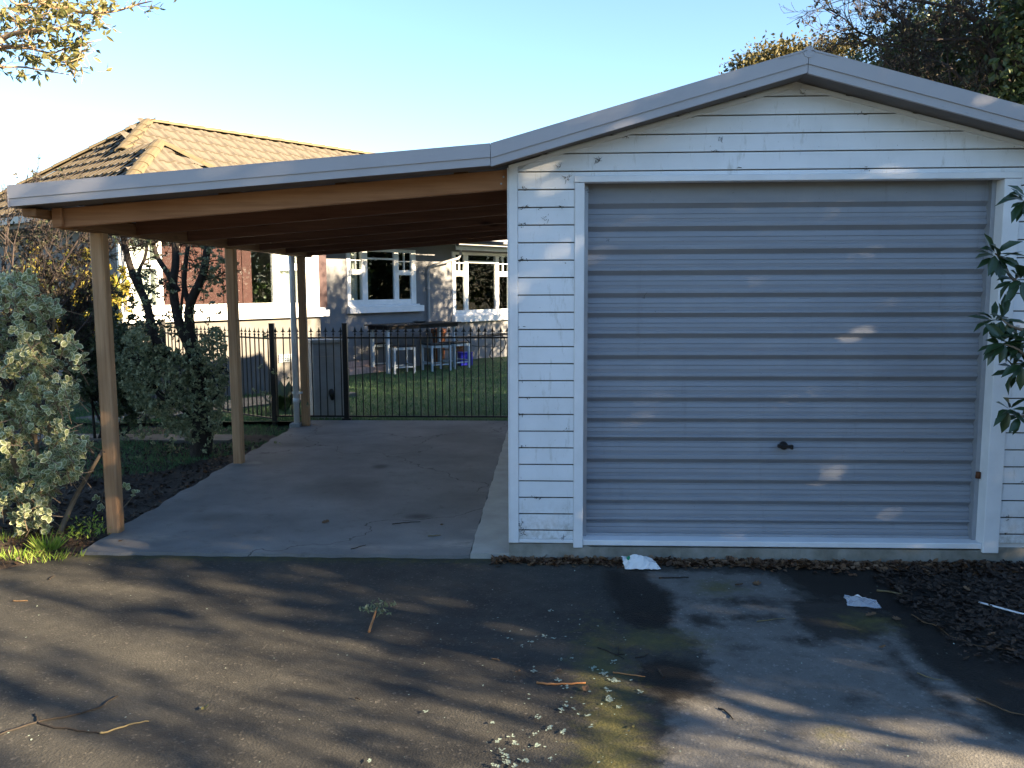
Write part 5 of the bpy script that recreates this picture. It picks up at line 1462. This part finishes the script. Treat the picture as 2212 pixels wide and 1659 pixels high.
# front left weeds
tuf = [((100, 1190), 110, .13, 'largest bright green grass tuft at the foot of the variegated shrub'), ((30, 1205), 130, .07, 'low yellowish grass tuft in the front left corner'), ((85, 1208), 100, .06, 'low ragged grass tuft along the asphalt edge'), ((12, 1170), 60, .08, 'thin green grass tuft at the left picture edge'), ((120, 1200), 60, .07, 'small green grass tuft nearest the concrete slab corner')]
for (px, py), nb, hgt, lab in tuf:
    g = G(px, py, .015); t = thing('grass_tuft', lab, 'grass tuft', g, 0, 'weeds at the front left corner')
    rad_ = .05 if hgt > .1 else .13
    az = r.uniform(0, 6.28, nb); rr = r.rand(nb)**.5*rad_
    P = np.stack([g[0]+np.cos(az)*rr*1.4, g[1]+np.sin(az)*rr*.6, np.full(nb, .012)], -1); A = np.stack([np.cos(az)*.6+r.normal(size=nb)*.3, np.sin(az)*.5+r.normal(size=nb)*.3, np.ones(nb)], -1)
    inst('blades', scatter('blades', BLADE, P, A, r.normal(size=P.shape)*np.array([1, 1, .1]), r.uniform(.5, 1.2, nb)*hgt, .085, MT['grass_bright']), t)
g = G(180, 1160, .01); fw = thing('feathery_weed', 'feathery green weed growing between the shrub and the carport post', 'weed', g)
n = 240; P = np.tile(g, (n, 1))+np.stack([r.normal(size=n)*.085, r.normal(size=n)*.10+.05, np.abs(r.normal(size=n))*.055], -1); inst('foliage', scatter('foliage', LEAF, P, rdirs(r, n, .6), rdirs(r, n, .3), r.uniform(.02, .045, n), .3, MT['grass_bright']), fw)

def litter(name, pos, smin, smax, mat, lab, flat=.5, tmpl=None):
    n = len(pos); az = r.uniform(0, 6.28, n)
    A = np.stack([np.cos(az), np.sin(az), r.normal(size=n)*.25], -1); Nn = np.stack([r.normal(size=n)*flat, r.normal(size=n)*flat, np.ones(n)], -1)
    return tag(inst(name, scatter(name, tmpl or CURL, pos, A, Nn, r.uniform(smin, smax, n), r.uniform(.5, .95, n), MT[mat])), lab, 'leaf litter', kind='stuff')
n = 3200; X = r.uniform(-.12, 3.1, n); Y = -.035-np.abs(r.normal(size=n))*(.035+.03*np.clip(X-1.2, 0, 2)+.02*np.sin(X*7)**2)
litter('leaf_litter', np.stack([X, Y, .005+np.clip(.05+Y, 0, .05)*r.rand(n)], -1), .016, .05, 'leaf_dead', 'brown dead leaves drifted along the foot of the garage', .3)
n = 7500; X = r.uniform(2.2, 4.8, n); Y = r.uniform(-1.5, -.03, n)
edge = sdf_poly(gp([(1830, 1262), (1930, 1322), (2060, 1380), (2212, 1450), (2600, 1560), (2600, 1150), (2200, 1170), (2100, 1200), (1980, 1225)]))
k = edge(X, Y) > -.03+r.normal(size=n)*.09; X, Y = X[k], Y[k]
litter('leaf_litter', np.stack([X, Y, np.maximum(mound(X, Y), .0)+.006+.012*r.rand(len(X))], -1), .02, .052, 'leaf_soil', 'dark rotting leaves heaped at the right of the driveway', .22, OAK)
X = r.uniform(2.4, 4.6, 110); Y = r.uniform(-1.4, -.03, 110); k = edge(X, Y) > -.02; X, Y = X[k], Y[k]
litter('leaf_litter', np.stack([X, Y, np.maximum(mound(X, Y), .0)+.015], -1), .025, .06, 'leaf_dead', 'paler fallen leaves on the heap at the right', .25, OAK)
n = 6500; X = r.uniform(-6.5, -2.8, n); Y = r.uniform(-.7, 4.6, n); lim = SLAB_L(Y)-.02
k = (X < np.where(Y > -.05, lim, -2.88+(Y+.05)*1.14)) & (X > lim-2.6); X, Y = X[k], Y[k]
litter('leaf_litter', np.stack([X, Y, bed_z(X, Y)+.016], -1), .02, .055, 'leaf_soil', 'dark leaf mould under the shrubs left of the carport')
n = 420; X = r.uniform(-5.2, -2.8, n); Y = r.uniform(-.6, 3.9, n); lim = SLAB_L(Y)-.03; k = (X < np.where(Y > -.05, lim, -2.9+(Y+.05)*1.14)) & (X > lim-1.2*r.rand(n)); X, Y = X[k], Y[k]
litter('leaf_litter', np.stack([X, Y, bed_z(X, Y)+.03], -1), .02, .05, 'leaf_dead', 'scattered paler leaves on the soil beside the carport slab')
# bark chips and straw at the front left
n = 500; X = r.uniform(-3.7, -2.9, n); Y = r.uniform(-.45, .5, n); k = X < np.where(Y > -.05, SLAB_L(Y)-.03, -2.9+(Y+.05)*1.14); X, Y = X[k], Y[k]
az = r.uniform(0, 6.28, len(X))
tag(inst('straw', scatter('straw', BLADE, np.stack([X, Y, np.full(len(X), .03)], -1), np.stack([np.cos(az), np.sin(az), r.normal(size=len(X))*.1], -1), np.tile([0, 0, 1.], (len(X), 1)), r.uniform(.05, .13, len(X)), .04, MT['twig'])), 'dry straw and twigs on the soil', 'litter', kind='stuff')

# single fallen leaves worth pointing at
one = [(1475, 1222, 'curled tan leaf at the foot of the roller door near the white paper bag'), (1605, 1262, 'pale brown oak leaf on the dry grey concrete'), (1870, 1330, 'tan oak leaf touching the clear wrapper'), (1945, 1335, 'orange-brown oak leaf right of the clear wrapper'), (1900, 1400, 'upright rusty leaf at the edge of the wet patch'), (1205, 1446, 'small pale crescent leaf on the asphalt'), (1115, 1449, 'small orange leaf fragment on the dark asphalt'), (1625, 1258, 'reddish leaf beside the pale oak leaf'), (1260, 1492, 'pale rolled leaf by the orange twig'), (950, 1133, 'dry leaf curled on the carport concrete'), (695, 1130, 'tiny tan leaf in the middle of the carport floor'), (255, 1170, 'black decayed leaf in front of the carport post'), (1910, 1232, 'pale torn leaf against the door sill'), (1880, 1225, 'tan leaf cluster against the door sill'), (435, 1534, 'small olive leaf above the forked twig'), (1370, 1565, 'green leaf blade on the mossy asphalt')]
for i, (px, py, lab) in enumerate(one):
    z = .024 if py < 1190 else .008
    g = G(px, py, z); az = r.uniform(0, 6.28)
    big = 'oak' in lab or 'tan leaf' in lab or 'curled tan' in lab
    me = scatter('fallen_leaf', OAK if big else CURL, np.array([g]), np.array([[math.cos(az), math.sin(az), .1]]), np.array([[r.normal()*.25, r.normal()*.25, 1]]), (.065 if big else .038), .8 if 'blade' not in lab else .25, MT['leaf_olive'] if ('green' in lab or 'olive' in lab) else MT['leaf_dead'])
    tag(inst('fallen_leaf', me), lab, 'leaf', 'single fallen leaves')

# ------------------------------------------------------------------ twigs
def twig(label, strands, mat='twig', r0=.004, z=.005, name='twig', cat='twig', lift=0):
    mb = MB()
    for s_ in strands:
        P_ = [G(x, y, z)+np.array([0, 0, (lift if isinstance(lift, (int, float)) else 0)*i/max(1, len(s_)-1)]) for i, (x, y) in enumerate(s_)]
        q = smooth(P_, 4)
        for j in range(1, len(q)-1): q[j] = q[j]+np.array([rg.gauss(0, .0015), rg.gauss(0, .002), abs(rg.gauss(0, .0015))])
        mb.tube(q, taper(len(q), r0, r0*.6), 6)
    return tag(mb.build(name, MT[mat]), label, cat, 'twigs fallen on the ground' if name == 'twig' else None)
z4_ = lambda pts: [(x*.3370, 1152.1+y*.3370) for x, y in pts]
twig('forked bare twig with peeled tips lying at the lower left', [z4_([(-60, 1330), (0, 1290), (235, 1210), (400, 1180), (620, 1125), (700, 1075), (755, 1043)]), z4_([(235, 1210), (350, 1245), (500, 1262), (640, 1280)]), z4_([(240, 1210), (232, 1170), (215, 1160)])], 'twig_dark', .0045)
twig('yellow peeled stick at the end of the forked twig', [z4_([(640, 1281), (690, 1272), (830, 1225), (955, 1205)])], 'twig_pale', .0045)
z5_ = lambda pts: [(677.7+x*.3370, 1219.9+y*.3370) for x, y in pts]
twig('straight orange twig across the lichen spots', [z5_([(1430, 755), (1520, 765), (1620, 763), (1743, 757)])], 'twig_orange', .0055)
twig('thinner orange twig just right of the mint lichen patch', [z5_([(1920, 690), (2000, 705), (2125, 717)])], 'twig_orange', .004)
twig('dark branching twig above the mint lichen patch', [z5_([(1820, 530), (1900, 560), (1990, 605)]), z5_([(1950, 575), (1955, 520)]), z5_([(1930, 578), (1995, 572)]), z5_([(2060, 595), (2110, 590), (2145, 570)])], 'twig_dark', .0035)
twig('short dark twig lying across the oil spot in the carport', [[(847, 1132), (880, 1129), (908, 1127)]], 'twig_dark', .004, .026)
twig('pale chip of wood on the carport concrete', [[(925, 1158), (940, 1157), (952, 1156)]], 'twig_pale', .005, .026)
twig('thin dark twig near the front of the carport floor', [[(758, 1186), (775, 1182), (790, 1177)]], 'twig_dark', .0035, .024)
z6_ = lambda pts: [(1423.2+x*.3566, 1219.9+y*.3566) for x, y in pts]
twig('thin pale twig in the dark wet patch', [z6_([(595, 345), (680, 334), (765, 327)])], 'twig_pale', .0035)
twig('dark twig on the dry concrete near the white paper bag', [z6_([(0, 80), (60, 80), (180, 76)])], 'twig_dark', .005)
twig('pale bent grass stem at the right of the dry concrete', [z6_([(1565, 655), (1640, 685), (1725, 702)])], 'twig_pale', .003)
twig('long brown twig along the edge of the rotting leaves', [z6_([(1530, 300), (1600, 345), (1680, 370), (1760, 430), (1830, 450), (1920, 490), (2000, 495), (2120, 520), (2215, 545)])], 'twig', .0032)
twig('short brown twig at the lower right edge', [z6_([(1925, 810), (2010, 845), (2100, 885), (2215, 910)])], 'twig', .004)
twig('straight pale leaf stalk behind the clear wrapper', [z6_([(1320, 155), (1400, 165), (1475, 180)])], 'twig_pale', .007)
twig('stubby twig with a pale cut end on the moss', [z6_([(0, 640), (15, 660), (30, 682)])], 'twig_dark', .007)
twig('tiny brown twig in front of the leafy sprig', [z5_([(1140, 602), (1190, 613)])], 'twig', .004)
twig('tiny black twig on the sunlit asphalt', [z5_([(265, 855), (300, 864)])], 'twig_dark', .004)
twig('dark stick with a pale end at the left of the asphalt', [z4_([(315, 295), (350, 270)])], 'twig_dark', .0045)
twig('short pale stick beside the left edge of the asphalt', [z4_([(80, 432), (130, 435), (175, 432)])], 'twig', .0045)
twig('dark curved twig at the edge of the sunlit patch', [z6_([(360, 870), (405, 890), (450, 935)])], 'twig_dark', .004)
# leafy sprig standing on its broken end
sA_ = G(797, 1365, .006); sB_ = G(815, 1324, .02)
sp_ = thing('leafy_sprig', 'broken orange twig with a tuft of small green leaves on the asphalt', 'sprig', sA_)
mb = MB(); q = smooth([sA_, sA_*.5+sB_*.5+np.array([.005, 0, .03]), sB_+np.array([0, 0, .03])], 4); mb.tube(q, taper(len(q), .007, .004), 6); mb.build('stem', MT['twig_orange'], sp_)
P0 = np.tile(q[-1], (34, 1))+r.normal(size=(34, 3))*np.array([.045, .04, .012]); P0[:, 2] = np.maximum(P0[:, 2], .012)
P, A, Nn = whorls(r, P0, rdirs(r, 34, .5), 4, .8, .01); inst('leaves', scatter('leaves', LEAF, P, A, Nn, r.uniform(.015, .03, len(P)), .45, MT['leaf_grey']), sp_)

# ------------------------------------------------------------------ rubbish
def crumple(base, w, d, h, yaw, seed, nx=9, ny=6):
    """a flattened folded bag: two creased sheets joined round the rim"""
    rr = NR(seed); V = []; 
    for s in (1, -1):
        for j in range(ny):
            for i in range(nx):
                x, y = i/(nx-1), j/(ny-1)
                puff = (math.sin(math.pi*min(1, max(0, x)))*.7+.3)*math.sin(math.pi*y)
                z = (h*(.35+.65*puff)*(1.0-.45*x) if s > 0 else .002+.01*puff)+rr.normal()*.006*(s > 0)
                rim = i in (0, nx-1) or j in (0, ny-1)
                if rim: z = h*(.10+.45*(1-x)*(j/(ny-1)))+rr.rand()*.006
                V.append(((x-.5)*w+rr.normal()*.004, (y-.5)*d*(1-.25*(1-x))+rr.normal()*.004, z))
    n = nx*ny; Fc = []; 
    for s in (0, 1):
        for j in range(ny-1):
            for i in range(nx-1):
                f = (s*n+j*nx+i, s*n+j*nx+i+1, s*n+(j+1)*nx+i+1, s*n+(j+1)*nx+i); Fc.append(f if s == 0 else f[::-1])
    rim = [j*nx+i for j in [0] for i in range(nx)]+[j*nx+nx-1 for j in range(1, ny)]+[(ny-1)*nx+i for i in range(nx-2, -1, -1)]+[j*nx for j in range(ny-2, 0, -1)]
    for k in range(len(rim)):
        a, b_ = rim[k], rim[(k+1) % len(rim)]; Fc.append((a, n+a, n+b_, b_))
    M = Matrix.Translation(Vector(tuple(base))) @ Matrix.Rotation(yaw, 4, 'Z')
    return [tuple(M @ Vector(v)) for v in V], Fc, nx, ny
g = G(1384, 1226, .0)
bag = thing('paper_bag', 'crumpled white paper bag with a green stripe lying before the roller door', 'bag', g)
V, Fc, nx_, ny_ = crumple(g, .215, .15, .10, .08, 5, 13, 8)
mb = MB(); mb.add(V, Fc); mb.build('bag', MT['paper'], bag)
st = MB(); vs = []
for j in range(2, ny_-1):
    for i in (1, 2): v = V[j*nx_+i]; vs.append((v[0], v[1], v[2]+.003))
st.add(vs, [(2*j, 2*j+1, 2*j+3, 2*j+2) for j in range(len(vs)//2-1)]); st.build('stripe', MT['green_print'], bag)
g = G(1862, 1306, .004)
wr = thing('plastic_wrapper', 'crumpled clear plastic wrapper with white labels at the edge of the leaves', 'wrapper', g)
V, Fc, nx_, ny_ = crumple(g, .17, .13, .05, -.15, 9, 9, 7); mb = MB(); mb.add(V, Fc); mb.build('film', MT['film'], wr)
for i0, i1, j0, j1 in ((2, 5, 3, 4), (6, 7, 4, 5)):
    st = MB(); vs = [V[j*nx_+i] for j in (j0, j1) for i in range(i0, i1+1)]; m_ = i1-i0+1
    st.add([(v[0], v[1], v[2]+.004) for v in vs], [(k, k+1, m_+k+1, m_+k) for k in range(m_-1)]); st.build('label', MT['paper'], wr)
z3_ = lambda pts: [(1602+x*.2757, 1050.4+y*.2757) for x, y in pts]
mb = MB(); q = smooth([G(x, y, .02+.0*i) for i, (x, y) in enumerate(z3_([(1855, 908), (1960, 935), (2080, 968), (2215, 1003), (2500, 1060)]))], 4); mb.tube(q, .0055, 6)
tag(mb.build('plastic_cord', MT['cord']), 'straight white plastic cord poking out of the leaves at the right', 'plastic cord')  # white cord lying in the leaves

# mint lichen rosettes on the asphalt
spots = [(1410, 675, 4, 1), (1570, 740, 6, 1), (1800, 665, 6, 1), (1870, 700, 14, 1.3), (1920, 740, 10, 1.2), (1900, 860, 14, 1.3), (1920, 620, 4, 1), (1590, 930, 6, .9), (1440, 975, 4, .8), (1505, 1050, 4, 1), (1600, 1075, 4, .8), (1285, 1140, 6, 1), (1430, 1160, 4, 1), (1200, 1185, 3, 1), (1355, 1255, 12, 1.1), (1235, 1265, 5, 1), (1180, 1130, 2, 1), (1520, 1240, 2, .9), (1270, 1100, 3, 1), (1160, 1290, 3, 1), (725, 940, 3, .8), (1540, 470, 3, .8), (1480, 455, 3, .8), (1330, 515, 2, .7), (1520, 300, 2, .8), (2095, 815, 4, .8), (1290, 1290, 5, 1), (1750, 965, 3, 1), (1780, 1040, 3, 1), (1610, 905, 2, .8), (1610, 780, 3, .8), (1880, 800, 4, .8), (1950, 910, 3, .8), (1420, 1080, 3, .7), (1660, 600, 2, .6), (1580, 607, 2, .6), (1390, 493, 2, .6), (360, 1258, 2, .7), (1240, 1225, 3, .8), (1150, 1015, 2, .6)]
P = []; 
for x, y, n_, s in spots:
    for _ in range(n_*2+2):
        g = G(677.7+x*.337+rg.gauss(0, 3.5*s), 1219.9+y*.337+rg.gauss(0, 2.2*s), .006); P.append(g)
P += [G(rg.uniform(1040, 1400), rg.uniform(1330, 1655), .006) for _ in range(50)]
P = np.array(P); n = len(P); az = r.uniform(0, 6.28, n)
tag(inst('lichen', scatter('lichen', OAK, P, np.stack([np.cos(az), np.sin(az), np.zeros(n)], -1), np.tile([0, 0, 1.], (n, 1)), r.uniform(.005, .016, n), r.uniform(.8, 1.2, n), MT['lichen'])), 'pale mint lichen rosettes on the asphalt', 'lichen', kind='stuff')
# pale grit on the driveway
n = 120; P = np.array([G(r.uniform(0, 2212), r.uniform(1215, 1655), .006) for _ in range(n)])
tag(inst('grit', scatter('grit', OAK, P, rdirs(r, n)*np.array([1, 1, .3]), np.tile([0, 0, 1.], (n, 1)), r.uniform(.004, .011, n), 1., MT['lichen'])), 'scattered pale grit on the asphalt', 'grit', kind='stuff')
